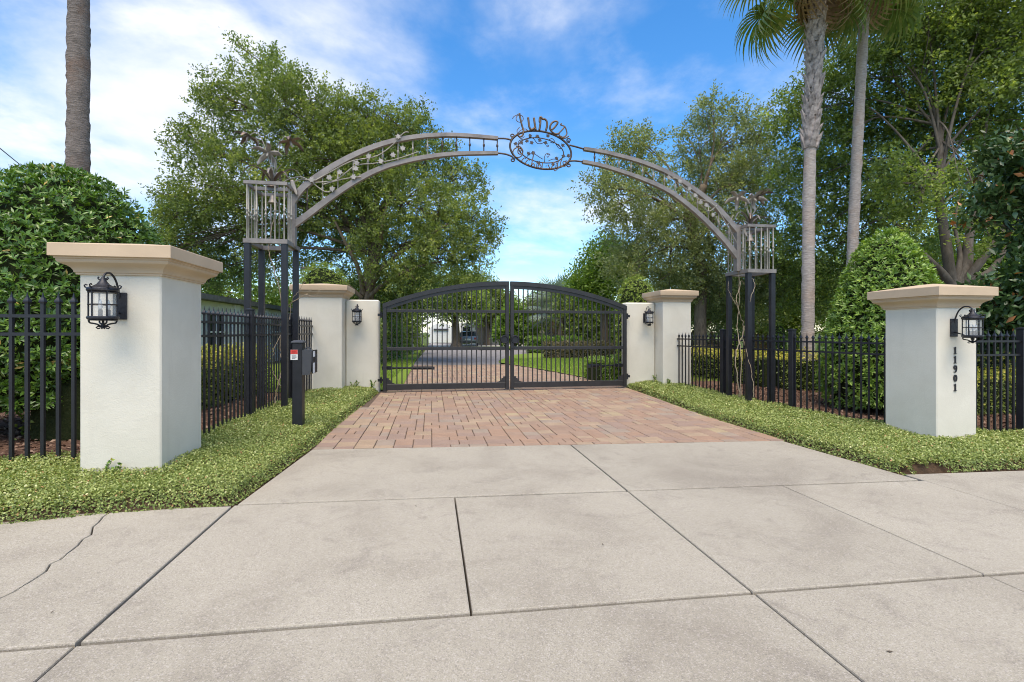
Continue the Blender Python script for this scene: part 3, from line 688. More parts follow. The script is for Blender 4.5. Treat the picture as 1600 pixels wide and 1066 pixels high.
fence('black picket fence between the palm side gate pillar and the numbered pillar', (6.02, 11.195), (6.90, 6.205), [1.52, 3.24], 1.375, [1.215, 1.045, -0.06], 0.120, 0.021, 1.45)
fence('black picket fence leaving the numbered pillar towards the magnolia', (7.285, 5.85), (14.0, 5.85), [1.34, 3.3, 5.3], 1.42, [1.255, 1.055, -0.1], 0.112, 0.024, 1.46)

# ================================================================== GATE
GY = 11.45; GX0, GX1 = -1.08, 4.79; GC = (GX0 + GX1) / 2
def arch_z(x):
    # segmental top: 2.03 at the hinge stile, 2.59 in the middle
    half = (GX1 - GX0) / 2; rise = 0.56; Rr = (half * half + rise * rise) / (2 * rise)
    return 2.59 - Rr + math.sqrt(max(0, Rr * Rr - (x - GC) ** 2))
def gate_leaf(label, xa, xb, hinge_left):
    t = thing('gate_leaf', label, 'gate', (xa if hinge_left else xb, GY, 0.03), 'leaves of the arched double gate')
    m = MAT['gate_metal']; y0, y1 = GY - 0.04, GY + 0.04
    sw = 0.085
    for n_, a, b_ in (('hinge_stile' if hinge_left else 'meeting_stile', xa, xa + sw), ('meeting_stile' if hinge_left else 'hinge_stile', xb - sw, xb)):
        zt = min(arch_z(a), arch_z(b_)) - 0.02
        MB().cbox(a, b_, y0, y1, 0.03, zt, 0.006).obj(n_, m, t)
    xs = [xa + (xb - xa) * i / 20 for i in range(21)]
    mb = MB(); mb.loft([[(x, y0 - 0.012, arch_z(x) - 0.10), (x, y1 + 0.012, arch_z(x) - 0.10), (x, y1 + 0.012, arch_z(x)), (x, y0 - 0.012, arch_z(x))] for x in xs]); mb.obj('arched_rail', m, t)
    xi = [xa + sw + (xb - xa - 2 * sw) * i / 20 for i in range(21)]
    mb = MB(); mb.loft([[(x, y0 + 0.012, arch_z(x) - 0.175), (x, y1 - 0.012, arch_z(x) - 0.175), (x, y1 - 0.012, arch_z(x) - 0.103), (x, y0 + 0.012, arch_z(x) - 0.103)] for x in xi]); mb.obj('inner_arched_rail', m, t)
    for n_, z, h in (('bottom_rail', 0.06, 0.13), ('rail', 0.965, 0.075), ('rail', 1.84, 0.065)):
        MB().cbox(xa + sw, xb - sw, y0 + 0.008, y1 - 0.008, z, z + h, 0.004).obj(n_, m, t)
    n = 23; step = (xb - xa - 2 * sw) / (n + 1)
    for i in range(n):
        x = xa + sw + step * (i + 1); b = MB(); b.box(x - 0.0125, x + 0.0125, GY - 0.0125, GY + 0.0125, 0.185, arch_z(x) - 0.17); b.obj('bar', m, t)
    for sx, c in ((1, xa + sw), (-1, xb - sw)):
        b = MB(); P = [(0, 0), (0.20, 0), (0.185, 0.012), (0.13, 0.03), (0.095, 0.06), (0.085, 0.10), (0.05, 0.10), (0.05, 0.14), (0, 0.14)]
        b.prism([(c + sx * p, 0.19 + q) for p, q in P], lambda p: (p[0], GY - 0.02, p[1]), lambda p: (p[0], GY + 0.02, p[1])); b.obj('corner_bracket', m, t)
    xm = xb - 0.04 if hinge_left else xa + 0.04; sg = -1 if hinge_left else 1
    lk = MB(); ring = [(xm + sg * 0.07 + 0.085 * math.cos(a), GY - 0.062, 1.21 + 0.085 * math.sin(a)) for a in [2 * math.pi * i / 18 for i in range(18)]]
    lk.box(xm - 0.035, xm + 0.035, GY - 0.058, GY - 0.042, 1.0, 1.33); lk.tube(ring, 0.018, 6, loop=True); lk.lathe([(0.075, -0.006), (0.075, 0.006)], (0, 0, 0), 18) if False else None
    lk.prism([(xm + sg * 0.07 + 0.08 * math.cos(a), 1.21 + 0.08 * math.sin(a)) for a in [2 * math.pi * i / 14 for i in range(14)]], lambda p: (p[0], GY - 0.056, p[1]), lambda p: (p[0], GY - 0.046, p[1]))
    lk.obj('latch_plate', MAT['black_metal'], t)
    xh = xa if hinge_left else xb; so = -1 if hinge_left else 1
    for z in (0.28, 1.78):
        h = MB(); h.tube([(xh + so * 0.04, GY + 0.02, z - 0.07), (xh + so * 0.04, GY + 0.02, z + 0.07)], 0.022, 8); h.box(min(xh, xh + so * 0.12), max(xh, xh + so * 0.12), GY + 0.045, GY + 0.06, z - 0.03, z + 0.03); h.obj('hinge', MAT['black_metal'], t)
    return t
gate_leaf('black arched gate leaf hinged beside the keypad post, shed visible through it', GX0, GC - 0.018, True)
gate_leaf('black arched gate leaf hinged on the palm side, lawn visible through it', GC + 0.018, GX1, False)
def opener(label, x0, x1, sx):
    t = thing('gate_opener', label, 'gate opener', (x0, GY + 0.25, 0.52), 'swing gate opener arms')
    z = 0.54
    b = MB(); b.tube([(x0 + sx * 0.08, GY + 0.30, z), (x0 + sx * 0.62, GY + 0.22, z)], 0.022, 8); b.obj('ram', MAT['black_metal'], t)
    b = MB(); b.tube([(x0 + sx * 0.58, GY + 0.225, z), (x1, GY + 0.155, z)], 0.038, 10); b.obj('motor_tube', MAT['black_metal'], t)
    b = MB(); b.box(min(x0 - sx * 0.1, x0 + sx * 0.12), max(x0 - sx * 0.1, x0 + sx * 0.12), GY + 0.26, GY + 0.34, z - 0.04, z + 0.04); b.obj('bracket', MAT['black_metal'], t)
    b = MB(); b.box(x1 - 0.03, x1 + 0.03, GY + 0.013, GY + 0.16, z - 0.03, z + 0.03); b.obj('gate_bracket', MAT['black_metal'], t)
opener('black gate opener arm behind the leaf beside the keypad post', -1.03, 0.06, 1)
opener('black gate opener arm behind the leaf on the palm side', 4.74, 3.85, -1)
# ================================================================== ENTRY ARCH (two towers, arched beams, sign)
AY = 8.95
arch = thing('entry_arch', 'taupe metal entry arch on two black towers with oval name sign', 'arch', (1.95, AY, 0))
ap = lambda px, py, dy=0.0: on_plane_y(px, py, AY + dy)
z2 = lambda x, y: ap(340 + x / 4.264, 180 + y / 4.264)           # from the enlarged left half
z7 = lambda x, y: ap(960 + x * 0.2157, 210 + y * 0.2157)         # from the enlarged right half
zs = lambda x, y, dy=0.0: ap(780 + x / 10.15, 170 + y / 10.15, dy)   # from the enlarged sign

def tower(x0, x1, y0, y1, g0, zb, zt, nbx, nby, inner):
    """four legs, a cage of rods, an orchid on top; inner is the x of the face the arch springs from"""
    for x in (x0, x1):
        for y in (y0, y1):
            MB().cbox(x - 0.045, x + 0.045, y - 0.045, y + 0.045, g0 - 0.12, zb, 0.005).obj('leg', MAT['black_metal'], arch)
    e = 0.055
    bf = MB()
    for a, b_, c, d in ((x0 - e, x1 + e, y0 - e, y0 + e - 0.03), (x0 - e, x1 + e, y1 - e + 0.03, y1 + e), (x0 - e, x0 + e - 0.03, y0 + e - 0.03, y1 - e + 0.03), (x1 - e + 0.03, x1 + e, y0 + e - 0.03, y1 - e + 0.03)):
        bf.box(a, b_, c, d, zb + 0.002, zb + 0.075)
    cage = bf.obj('cage_frame', MAT['arch_metal'], arch)
    tf = MB()
    for a, b_, c, d in ((x0 - 0.05, x1 + 0.05, y0 - 0.05, y0 - 0.01), (x0 - 0.05, x1 + 0.05, y1 + 0.01, y1 + 0.05), (x0 - 0.05, x0 - 0.01, y0 - 0.01, y1 + 0.01), (x1 + 0.01, x1 + 0.05, y0 - 0.01, y1 + 0.01), (x0 - 0.01, x1 + 0.01, (y0 + y1) / 2 - 0.03, (y0 + y1) / 2 + 0.03)):
        tf.box(a, b_, c, d, zt - 0.055, zt)
    tf.obj('top_frame', MAT['arch_metal'], cage)
    rod = MB(); r = 0.0125; hgt = zt - 0.055 - (zb + 0.075); zc = (zt + zb) / 2
    rod.lathe([(r, zb + 0.075), (r, zc - 0.05), (r * 1.7, zc - 0.04), (r * 1.7, zc - 0.025), (r, zc - 0.015), (r, zc + 0.02), (r * 1.7, zc + 0.03), (r * 1.7, zc + 0.045), (r, zc + 0.055), (r, zt - 0.055)], (0, 0, 0), 8)
    me = rod.mesh('rod', MAT['rod_metal'], True, 40)
    pts = [(x0 + (x1 - x0) * i / (nbx - 1), y) for i in range(nbx) for y in (y0 - 0.03, y1 + 0.03)]
    pts += [(x, y0 + (y1 - y0) * (j + 1) / (nby + 1)) for j in range(nby) for x in (x0 - 0.03, x1 + 0.03)]
    for x, y in pts:
        if abs(x - inner) < 0.06 and abs(y - AY) < 0.06: continue
        o = bpy.data.objects.new('rod', me); put(o, cage, Vector((x, y, 0)) - arch.location - cage.location)
    # hanging bell
    bx, by = (x0 + x1) / 2, (y0 + y1) / 2
    b = MB(); b.lathe([(0.085, zt - 0.27), (0.07, zt - 0.245), (0.05, zt - 0.20), (0.042, zt - 0.15), (0.02, zt - 0.12), (0.008, zt - 0.115), (0.008, zt - 0.05)], (bx, by, 0), 14); b.obj('bell', MAT['arch_metal'], arch, smooth=True, angle=40)
    return bx, by, zt
def blade(mb, P, w, up=(0, 0, 1), th=0.14):
    P = spline(P, 4); n = len(P)
    prof = [w * (0.35 + 0.65 * math.sin(math.pi * min(1, (i / (n - 1)) * 0.95 + 0.12)) ** 0.8) if i < n - 1 else w * 0.05 for i in range(n)]
    T = (P[-1] - P[0]).normalized(); side = T.cross(Vector(up))
    if side.length < 0.1: side = T.orthogonal()
    mb.tube(P, prof, 6, flat=(side.normalized(), th))
def orchid(bx, by, zt, seed, flowers, k=1.0):
    rd = random.Random(seed); root = MB(); root.lathe([(0.10, 0), (0.09, 0.05), (0.05, 0.09), (0.02, 0.12)], (bx, by, zt), 10)
    base = root.obj('orchid_base', MAT['petal_brown'], arch, smooth=True, angle=45)
    n = 8
    for i in range(n):
        a = 2 * math.pi * i / n + rd.uniform(-0.2, 0.2); L = rd.uniform(0.42, 0.60) * k; lift = rd.choice([0.15, 0.19, 0.24, 0.28]) * k
        d = Vector((math.cos(a), math.sin(a), 0)); o_ = Vector((bx, by, zt + 0.07))
        m = MB(); blade(m, [o_, o_ + d * L * 0.35 + Vector((0, 0, lift * 0.85)), o_ + d * L * 0.72 + Vector((0, 0, lift)), o_ + d * L + Vector((0, 0, lift * 0.45 - 0.05))], 0.031)
        m.obj('strap_leaf', MAT['petal_brown'] if i % 2 else MAT['arch_metal'], base, smooth=True)
    for k in range(3):
        a = rd.uniform(0, 6.28); d = Vector((math.cos(a), math.sin(a), 0)); o_ = Vector((bx, by, zt + 0.08))
        m = MB(); blade(m, [o_, o_ + d * 0.05 + Vector((0, 0, 0.2)), o_ + d * 0.16 + Vector((0, 0, 0.36))], 0.022, (1, 0, 0)); m.obj('strap_leaf', MAT['petal_pale'], base, smooth=True)
    for fx, fy, fz, mat, face in flowers:
        c = Vector((bx + fx, by + fy, zt + fz))
        s = MB(); s.tube(spline([(bx, by, zt + 0.08), (bx + fx * 0.15, by, zt + fz * 0.55), (bx + fx * 0.6, by + fy * 0.6, zt + fz * 1.02 + 0.03), c], 5), 0.008, 6); st = s.obj('flower_stem', MAT['rod_metal'], arch, smooth=True)
        f = Vector(face).normalized(); u = f.orthogonal().normalized(); v = f.cross(u)
        for q in range(5):
            a = 2 * math.pi * q / 5 + 0.4; d = (u * math.cos(a) + v * math.sin(a))
            m = MB(); blade(m, [c, c + d * 0.05 * k + f * 0.01, c + d * 0.09 * k + f * 0.03, c + d * 0.125 * k + f * 0.065 * k], 0.022 * k, f); m.obj('petal', mat, st, smooth=True)
        m = MB(); m.tube([c, c + f * 0.06, c + f * 0.13], [0.018, 0.022, 0.008], 8); m.obj('lip', MAT['petal_pale'], st, smooth=True)
LT = (-2.95, -2.38, 8.55, 9.22); RT = (6.20, 6.72, 8.72, 9.35)
b1 = tower(*LT, 0.045, 2.84, 3.86, 5, 4, LT[1])
b2 = tower(*RT, -0.10, 2.56, 3.52, 5, 4, RT[0])
orchid(*b1, 3, [(-0.38, 0.0, 0.86, MAT['petal_brown'], (-0.35, -0.1, -0.9)), (0.28, 0.0, 0.82, MAT['petal_brown'], (0.3, -0.15, -0.9)), (-0.06, -0.03, 0.58, MAT['petal_pale'], (0, -0.7, -0.7))])
orchid(*b2, 9, [(-0.28, 0, 0.62, MAT['petal_pale'], (-0.4, -0.5, -0.7)), (0.05, -0.05, 0.60, MAT['petal_pale'], (0, -0.7, -0.7)), (0.24, 0, 0.68, MAT['petal_brown'], (0.4, -0.5, -0.7))], 0.85)

# upright plates where the arch springs, and the four beams
def beam(pxs, w, th0, name, mat='arch_metal'):
    """flat bar along measured points; w its depth front to back, th its height"""
    P = spline([ap(*p) for p in pxs], 8); rings = []
    for i, p in enumerate(P):
        t = (P[min(i + 1, len(P) - 1)] - P[max(i - 1, 0)]).normalized(); n_ = Vector((-t.z, 0, t.x))
        if n_.z < 0: n_ = -n_
        th = 0.052 + (th0 - 0.052) * min(1, abs(p.x - 1.95) / 4.2) ** 1.3; rings.append([p + n_ * th / 2 + Vector((0, -w / 2, 0)), p + n_ * th / 2 + Vector((0, w / 2, 0)), p - n_ * th / 2 + Vector((0, w / 2, 0)), p - n_ * th / 2 + Vector((0, -w / 2, 0))])
    m = MB(); m.loft(rings); m.obj(name, MAT[mat], arch); return P
UL = [(456, 320), (466, 303), (482, 287), (520, 261), (560, 240), (600, 225), (640, 216), (680, 212), (720, 212), (778, 216.5)]
LL = [(459, 352), (480, 337), (520, 307), (560, 281), (600, 262), (640, 251), (680, 244), (720, 240.5), (778, 239.5)]
UR = [(912, 233), (940, 237.5), (960, 242), (1003, 254), (1046, 272), (1089, 300), (1122, 327), (1152, 361)]
LR = [(910, 253), (935, 258), (960, 265), (1003, 280), (1046, 300), (1089, 333), (1128, 372), (1152, 402)]
pul, pll, pur, plr = (beam(q, 0.085, 0.105, 'arch_beam') for q in (UL, LL, UR, LR))
for px, y0_, y1_ in ((458, 314, 386), (1152.5, 352, 424)):
    a = ap(px, y0_); b_ = ap(px, y1_); MB().box(a.x - 0.045, a.x + 0.045, AY - 0.052, AY + 0.052, b_.z, a.z).obj('spring_plate', MAT['arch_metal'], arch)
for q, e in (([(778, 216.5), (790, 216.8), (799, 219)], 'l'), ([(778, 239.5), (790, 241), (801, 245)], 'l'), ([(912, 233), (900, 229.5), (890, 227)], 'r'), ([(910, 253), (898, 251.5), (889, 252)], 'r')):
    m = MB(); m.tube(spline([ap(*p) for p in q], 4), 0.017, 8); m.obj('link_rod', MAT['dark_bronze'], arch, smooth=True)
def z_on(P, x):
    for a, b_ in zip(P, P[1:]):
        if (a.x - x) * (b_.x - x) <= 0 and abs(a.x - b_.x) > 1e-6: return a.z + (b_.z - a.z) * (x - a.x) / (b_.x - a.x)
    return None
for U, Lw, pxs in ((pul, pll, [480, 504, 528, 552, 575, 598, 622, 645, 668, 691, 713, 734, 756, 777]), (pur, plr, [911, 929, 948, 967, 986, 1004, 1021, 1038, 1055, 1073, 1090, 1107, 1123, 1139])):
    for px in pxs:
        x = ap(px, 240).x; zu, zl = z_on(U, x), z_on(Lw, x)
        if zu is None or zl is None or zu - zl < 0.1: continue
        zc = (zu + zl) / 2; m = MB(); r = 0.011
        m.lathe([(r, zl), (r, zc - 0.03), (r * 1.9, zc - 0.018), (r * 1.9, zc + 0.018), (r, zc + 0.03), (r, zu)], (x, AY, 0), 8); m.obj('baluster', MAT['rod_metal'] if 500 < px < 1150 and not 690 < px < 930 else MAT['dark_bronze'], arch, smooth=True, angle=40)
# metal vine winding through the beams
def ivy(c, r, rot, mat, parent, name='vine_leaf', Y=None):
    star = [(1.0, 0.0), (0.45, 0.45), (0.55, 0.95), (0.0, 0.6), (-0.6, 0.9), (-0.5, 0.3), (-0.8, 0.0), (-0.5, -0.3), (-0.6, -0.9), (0.0, -0.6), (0.55, -0.95), (0.45, -0.45)]
    ca, sa = math.cos(rot), math.sin(rot)
    poly = [(c.x + r * (p * ca - q * sa), c.z + r * (p * sa + q * ca)) for p, q in star]
    m = MB(); m.prism(poly, lambda p: (p[0], c.y - 0.008, p[1]), lambda p: (p[0], c.y + 0.008, p[1])); return m.obj(name, mat, parent)
for q in ([(435, 460), (480, 430), (560, 420), (620, 445), (680, 490), (730, 520), (780, 505)], [(640, 450), (760, 380), (900, 315), (1060, 280), (1170, 200), (1240, 130), (1275, 122)], [(500, 455), (560, 432), (600, 440)],
          [(700, 470), (840, 430), (960, 420)], [(650, 455), (780, 440), (860, 390), (930, 340), (1050, 325), (1200, 300), (1340, 250)]):
    m = MB(); P = [z2(*p) for p in q]
    for i, p in enumerate(P): p.y += -0.05 + 0.02 * math.sin(i * 2.1)
    m.tube(spline(P, 6), 0.010, 6); m.obj('vine', MAT['rod_metal'], arch, smooth=True)
for i, (x, y) in enumerate([(635, 440), (750, 425), (770, 500), (820, 390), (910, 420), (930, 330), (925, 365), (1010, 285), (1090, 315), (1170, 275), (1235, 232), (1205, 155)]):
    c = z2(x, y); c.y -= 0.075; ivy(c, 0.055, i * 1.3, MAT['petal_pale'], arch)
for q in ([(935, 920), (870, 770), (800, 660), (740, 560), (690, 500), (600, 470), (540, 430), (480, 380)], [(850, 590), (820, 650), (760, 670), (720, 600)], [(560, 490), (540, 420), (500, 400), (440, 330), (380, 330)], [(620, 520), (680, 560), (730, 520)]):
    m = MB(); P = [z7(*p) for p in q]
    for i, p in enumerate(P): p.y += -0.05 + 0.02 * math.sin(i * 1.7)
    m.tube(spline(P, 6), 0.010, 6); m.obj('vine', MAT['rod_metal'], arch, smooth=True)
for i, (x, y) in enumerate([(570, 450), (610, 500), (650, 520), (530, 400), (460, 350), (700, 590), (380, 320)]):
    c = z7(x, y); c.y -= 0.075; ivy(c, 0.05, i * 1.7, MAT['petal_pale'], arch)
for c, rot in ((z2(515, 490), -1.0), (z7(925, 700), 4.2)):
    m = MB(); c.y -= 0.07; blade(m, [c + Vector((-0.06 * math.cos(rot), 0, 0.13)), c, c + Vector((0.06, -0.02, -0.14))], 0.04, (0, 1, 0)); m.obj('vine_leaf', MAT['petal_pale'], arch, smooth=True)

# ---- the oval sign
def ell(cx, cy, a, b_, th, n=64):
    return [zs(cx + a * math.cos(t) * math.cos(th) - b_ * math.sin(t) * math.sin(th), cy + a * math.cos(t) * math.sin(th) + b_ * math.sin(t) * math.cos(th)) for t in [2 * math.pi * i / n for i in range(n)]]
m = MB(); m.tube(ell(657, 655, 492, 293, R(12)), 0.020, 8, loop=True); sign = m.obj('name_sign', MAT['dark_bronze'], arch, smooth=True)
sign['label'] = 'oval bronze sign with script lettering'
sp = lambda mb, n_, mat, **k: (lambda o: (setattr(o, 'location', -arch.location - sign.location), o)[1])(bpy.data.objects.new(n_, mb.mesh(n_, mat, True)))
def sub(mb, n_, mat):
    o = bpy.data.objects.new(n_, mb.mesh(n_, mat, True)); put(o, sign); o.location = (0, 0, 0); return o
m = MB(); m.tube(ell(662, 660, 366, 190, R(12)), 0.011, 6, loop=True); sub(m, 'inner_ring', MAT['dark_bronze'])
def circ(x, y, r, a0=0, a1=360, n=14, grow=0.0): return [(x + (r + grow * i / n) * math.cos(R(a0 + (a1 - a0) * i / n)), y + (r + grow * i / n) * math.sin(R(a0 + (a1 - a0) * i / n))) for i in range(n + 1)]
def letter(strokes, r, mat, dy=-0.02, k=5):
    mb = MB()
    for s in strokes: mb.tube(spline([zs(x, y, dy) for x, y in s], k), r, 6)
    sub(mb, 'letter', mat)
RU = MAT['rust']
letter([[(322, 74), (328, 120), (345, 200), (365, 280), (385, 345), (378, 405), (350, 440), (312, 440), (290, 400)]], 0.018, RU)
letter([[(212, 158), (232, 125), (280, 100), (322, 74)], [(290, 400), (284, 345), (322, 295)], circ(325, 157, 57), [(450, 345), (420, 322), (370, 328), (312, 368), (302, 425), (345, 475), (400, 440)]], 0.007, RU)
letter([[(458, 140), (468, 215), (478, 290), (503, 330), (540, 322), (568, 295)], [(550, 145), (562, 230), (578, 338)]], 0.021, RU)
letter([[(655, 140), (652, 240), (636, 342)], [(640, 215), (645, 152), (662, 134), (690, 165), (722, 166), (755, 205), (758, 275), (740, 345)]], 0.020, RU)
letter([[(832, 338), (885, 288), (928, 222), (900, 199), (850, 215), (814, 262), (808, 325), (842, 372), (900, 402), (955, 390)]], 0.018, RU)
letter([[(1040, 285), (1000, 335), (940, 395)], [(990, 235), (976, 258), (1038, 282), (1066, 345), (1072, 400), (1040, 440), (1000, 452), (970, 430)], [(940, 395), (980, 460), (1050, 465), (1100, 435)]], 0.013, RU)
B = MAT['rust']
letter([circ(295, 695, 78, 30, 390), [(330, 690), (350, 650), (330, 630), (300, 650), (300, 700), (330, 720), (370, 700), (370, 650), (320, 595), (270, 600)]], 0.011, B)
letter([[(345, 840), (385, 790), (410, 780), (425, 795)]], 0.009, B)
letter([[(490, 820), (465, 808), (435, 830), (415, 870), (440, 895), (470, 880)]], 0.009, B)
letter([[(548, 690), (538, 760), (520, 850), (508, 905)], [(508, 905), (535, 872), (556, 885), (552, 935)]], 0.010, B)
letter([[(598, 880), (592, 940)], circ(600, 858, 5)], 0.009, B)
letter([circ(640, 915, 24), [(692, 845), (684, 890), (680, 950), (700, 955)]], 0.009, B)
letter([[(735, 910), (762, 906)]], 0.008, B)
letter([[(775, 885), (795, 930), (818, 958), (845, 900), (870, 850), (895, 848)]], 0.010, B)
letter([[(905, 885), (898, 935), (915, 945)], circ(912, 862, 4)], 0.009, B)
letter([[(945, 820), (925, 880), (930, 935), (955, 930)]], 0.009, B)
letter([[(998, 795), (975, 850), (970, 915), (1000, 910)]], 0.009, B)
letter([circ(1035, 858, 24), [(1062, 815), (1058, 870), (1078, 885)]], 0.009, B)
letter([[(1075, 880), (1040, 915), (960, 930), (890, 985), (870, 970), (880, 955)]], 0.008, B)
for s in ([(470, 470), (540, 470), (600, 545), (660, 555), (720, 530)], [(720, 850), (715, 780), (740, 720), (780, 715), (790, 750), (770, 770), (755, 750)], [(440, 760), (490, 720), (560, 720), (640, 770), (690, 800)], [(790, 490), (840, 475), (880, 520), (860, 545), (810, 530)], [(900, 560), (940, 620), (980, 630), (940, 560)], circ(768, 590, 14), [(810, 740), (790, 715), (760, 730)], [(780, 830), (850, 800), (930, 800)], [(300, 600), (300, 540), (330, 500), (380, 490)]):
    mb = MB(); mb.tube(spline([zs(x, y, 0.01) for x, y in s], 5), 0.007, 5); sub(mb, 'tendril', MAT['dark_bronze'])
for x, y, r, a0, a1 in ((205, 430, 12, 20, 470), (1105, 500, 12, 160, -290), (212, 812, 12, -20, -470), (1105, 895, 12, 200, 640)):
    mb = MB(); mb.tube([zs(px, py) for px, py in circ(x, y, r, a0, a1, 22, 26)], 0.012, 6); sub(mb, 'scroll', MAT['dark_bronze'])
for i, (x, y) in enumerate([(490, 430), (605, 440), (645, 500), (440, 510), (515, 540), (355, 540), (260, 555), (735, 540), (775, 430), (1010, 580), (465, 710), (540, 700), (1020, 750), (1095, 745), (910, 790), (630, 860), (855, 880)]):
    c = zs(x, y, -0.015); o = ivy(c, 0.040, i * 1.9, MAT['dark_bronze'], arch, 'ivy_leaf'); o.parent = sign; o.location = (0, 0, 0)

# ================================================================== BARE VINES ON THE TOWERS
def bare_vine(label, stems, base):
    t = thing('climbing_vine', label, 'vine', base, 'bare vines on the arch towers')
    for i, (P, r) in enumerate(stems):
        S = spline(P, 6); n = len(S)
        S = [p + Vector((random.gauss(0, 0.008), random.gauss(0, 0.008), 0)) for p in S]
        m = MB(); m.tube(S, [r * 0.72 * (1.0 - 0.5 * k / (n - 1)) for k in range(n)], 6); m.obj('stem', MAT['vine'], t, smooth=True)
def vz(px, py, Y): return on_plane_y(px, py, Y)
y1_ = 8.75
bare_vine('bare woody vine climbing the arch tower beside the keypad post', [
    ([vz(430, 640, y1_), vz(432, 612, y1_), vz(437, 590, y1_), vz(442, 572, y1_ + .1), vz(438, 545, y1_ + .2), vz(441, 500, 8.9), vz(436, 450, 8.9), vz(428, 420, 8.9), vz(421, 398, 8.9), vz(420, 378, 8.9), vz(426, 350, 8.9), vz(433, 320, 8.9)], 0.016),
    ([vz(443, 612, y1_), vz(436, 598, y1_), vz(428, 585, y1_), vz(424, 572, y1_), vz(427, 548, y1_), vz(440, 520, y1_ + .2)], 0.013),
    ([vz(441, 500, 8.9), vz(450, 478, 8.8), vz(464, 468, 8.6), vz(478, 460, 8.5), vz(487, 452, 8.45)], 0.011),
    ([vz(452, 500, 8.9), vz(456, 470, 8.85), vz(466, 456, 8.75), vz(477, 440, 8.7)], 0.009),
    ([vz(478, 460, 8.5), vz(492, 463, 8.4), vz(500, 452, 8.4)], 0.006)], (-2.55, 8.8, 0.05))
y2_ = 8.95
bare_vine('bare twisted vine climbing the arch tower beside the pale palm', [
    ([vz(1156, 622, y2_), vz(1152, 590, y2_), vz(1149, 555, y2_), vz(1156, 535, y2_), vz(1162, 510, y2_ + .05), vz(1156, 490, y2_), vz(1150, 470, y2_), vz(1155, 450, y2_), vz(1154, 425, y2_), vz(1155, 395, y2_)], 0.017),
    ([vz(1158, 620, y2_ - .1), vz(1158, 580, y2_ - .1), vz(1156, 540, y2_ - .1), vz(1152, 515, y2_), vz(1155, 480, y2_), vz(1157, 440, y2_), vz(1168, 450, y2_ + .1), vz(1171, 445, y2_ + .1)], 0.014),
    ([vz(1150, 476, y2_), vz(1142, 462, y2_), vz(1138, 450, y2_), vz(1139, 440, y2_)], 0.008),
    ([vz(1163, 540, y2_), vz(1160, 520, y2_), vz(1168, 500, y2_ - .05), vz(1172, 470, 8.66), vz(1179, 445, 8.66), vz(1173, 432, 8.7)], 0.012),
    ([vz(1178, 622, 8.66), vz(1177, 598, 8.66), vz(1172, 570, 8.66), vz(1166, 545, 8.7)], 0.013)], (6.3, 8.95, -0.1))

# ================================================================== KEYPAD POST
KX, KY = -1.76, 6.95
kp = thing('keypad_post', 'black gate keypad post with grey call box in the jasmine', 'keypad post', (KX, KY, 0.04))
MB().cbox(KX - 0.064, KX + 0.064, KY - 0.07, KY + 0.07, -0.1, 1.245, 0.006).obj('post', MAT['black_metal'], kp)
c = MB(); c.loft([[(KX - r, KY - r, z), (KX + r, KY - r, z), (KX + r, KY + r, z), (KX - r, KY + r, z)] for r, z in ((0.078, 1.245), (0.078, 1.262), (0.05, 1.28), (0.01, 1.285))]); c.obj('post_cap', MAT['plastic_grey'], kp)
bx0, bx1 = KX + 0.072, KX + 0.2
b = MB(); prof = [(0.82, 0.0), (0.82, 0.09), (0.86, 0.11), (1.11, 0.125), (1.15, 0.09), (1.165, 0.04), (1.15, 0.0)]
b.loft([[(bx0 + q, y, z) for z, q in prof] for y in (KY - 0.10, KY + 0.10)]); box_ = b.obj('call_box', MAT['plastic_grey'], kp)
b = MB(); b.cbox(bx0 + 0.126, bx0 + 0.142, KY - 0.13, KY + 0.13, 0.84, 1.15, 0.003); face_ = b.obj('front_panel', MAT['black_metal'], box_)
b = MB(); b.tube([(bx0 + 0.03, KY - 0.06, 1.16), (bx0 + 0.04, KY - 0.06, 1.185), (bx0 + 0.085, KY - 0.06, 1.185), (bx0 + 0.095, KY - 0.06, 1.14)], 0.008, 6); b.obj('handle', MAT['plastic_grey'], box_)
for z0, z1, ya, yb in ((1.06, 1.135, -0.12, -0.02), (0.845, 0.98, -0.12, -0.03)):
    MB().box(bx0 + 0.1425, bx0 + 0.145, KY + ya, KY + yb, z0, z1).obj('panel_sticker', MAT['white_paint'], box_)
for i in range(12):
    MB().box(bx0 + 0.1425, bx0 + 0.148, KY + 0.0 + 0.03 * (i % 3), KY + 0.022 + 0.03 * (i % 3), 0.96 + 0.035 * (i // 3), 0.985 + 0.035 * (i // 3)).obj('key', MAT['plastic_grey'], box_)
s = MB(); s.box(KX - 0.082, KX + 0.008, KY - 0.0735, KY - 0.0705, 1.02, 1.155); st = s.obj('warning_sign', MAT['white_paint'], kp)
s = MB(); s.box(KX - 0.081, KX + 0.007, KY - 0.0755, KY - 0.0738, 1.098, 1.154); s.obj('red_header', MAT['red'], st)
for z, w in ((1.138, 0.05), (1.126, 0.06), (1.113, 0.04)): MB().box(KX - 0.066, KX - 0.066 + w, KY - 0.0765, KY - 0.0757, z - 0.003, z + 0.003).obj('print_line', MAT['lens'], st)
for z, w in ((1.085, 0.06), (1.073, 0.05), (1.061, 0.06), (1.049, 0.06), (1.037, 0.045)): MB().box(KX - 0.066, KX - 0.066 + w, KY - 0.0745, KY - 0.0738, z - 0.003, z + 0.003).obj('print_line', MAT['plastic_grey'], st)
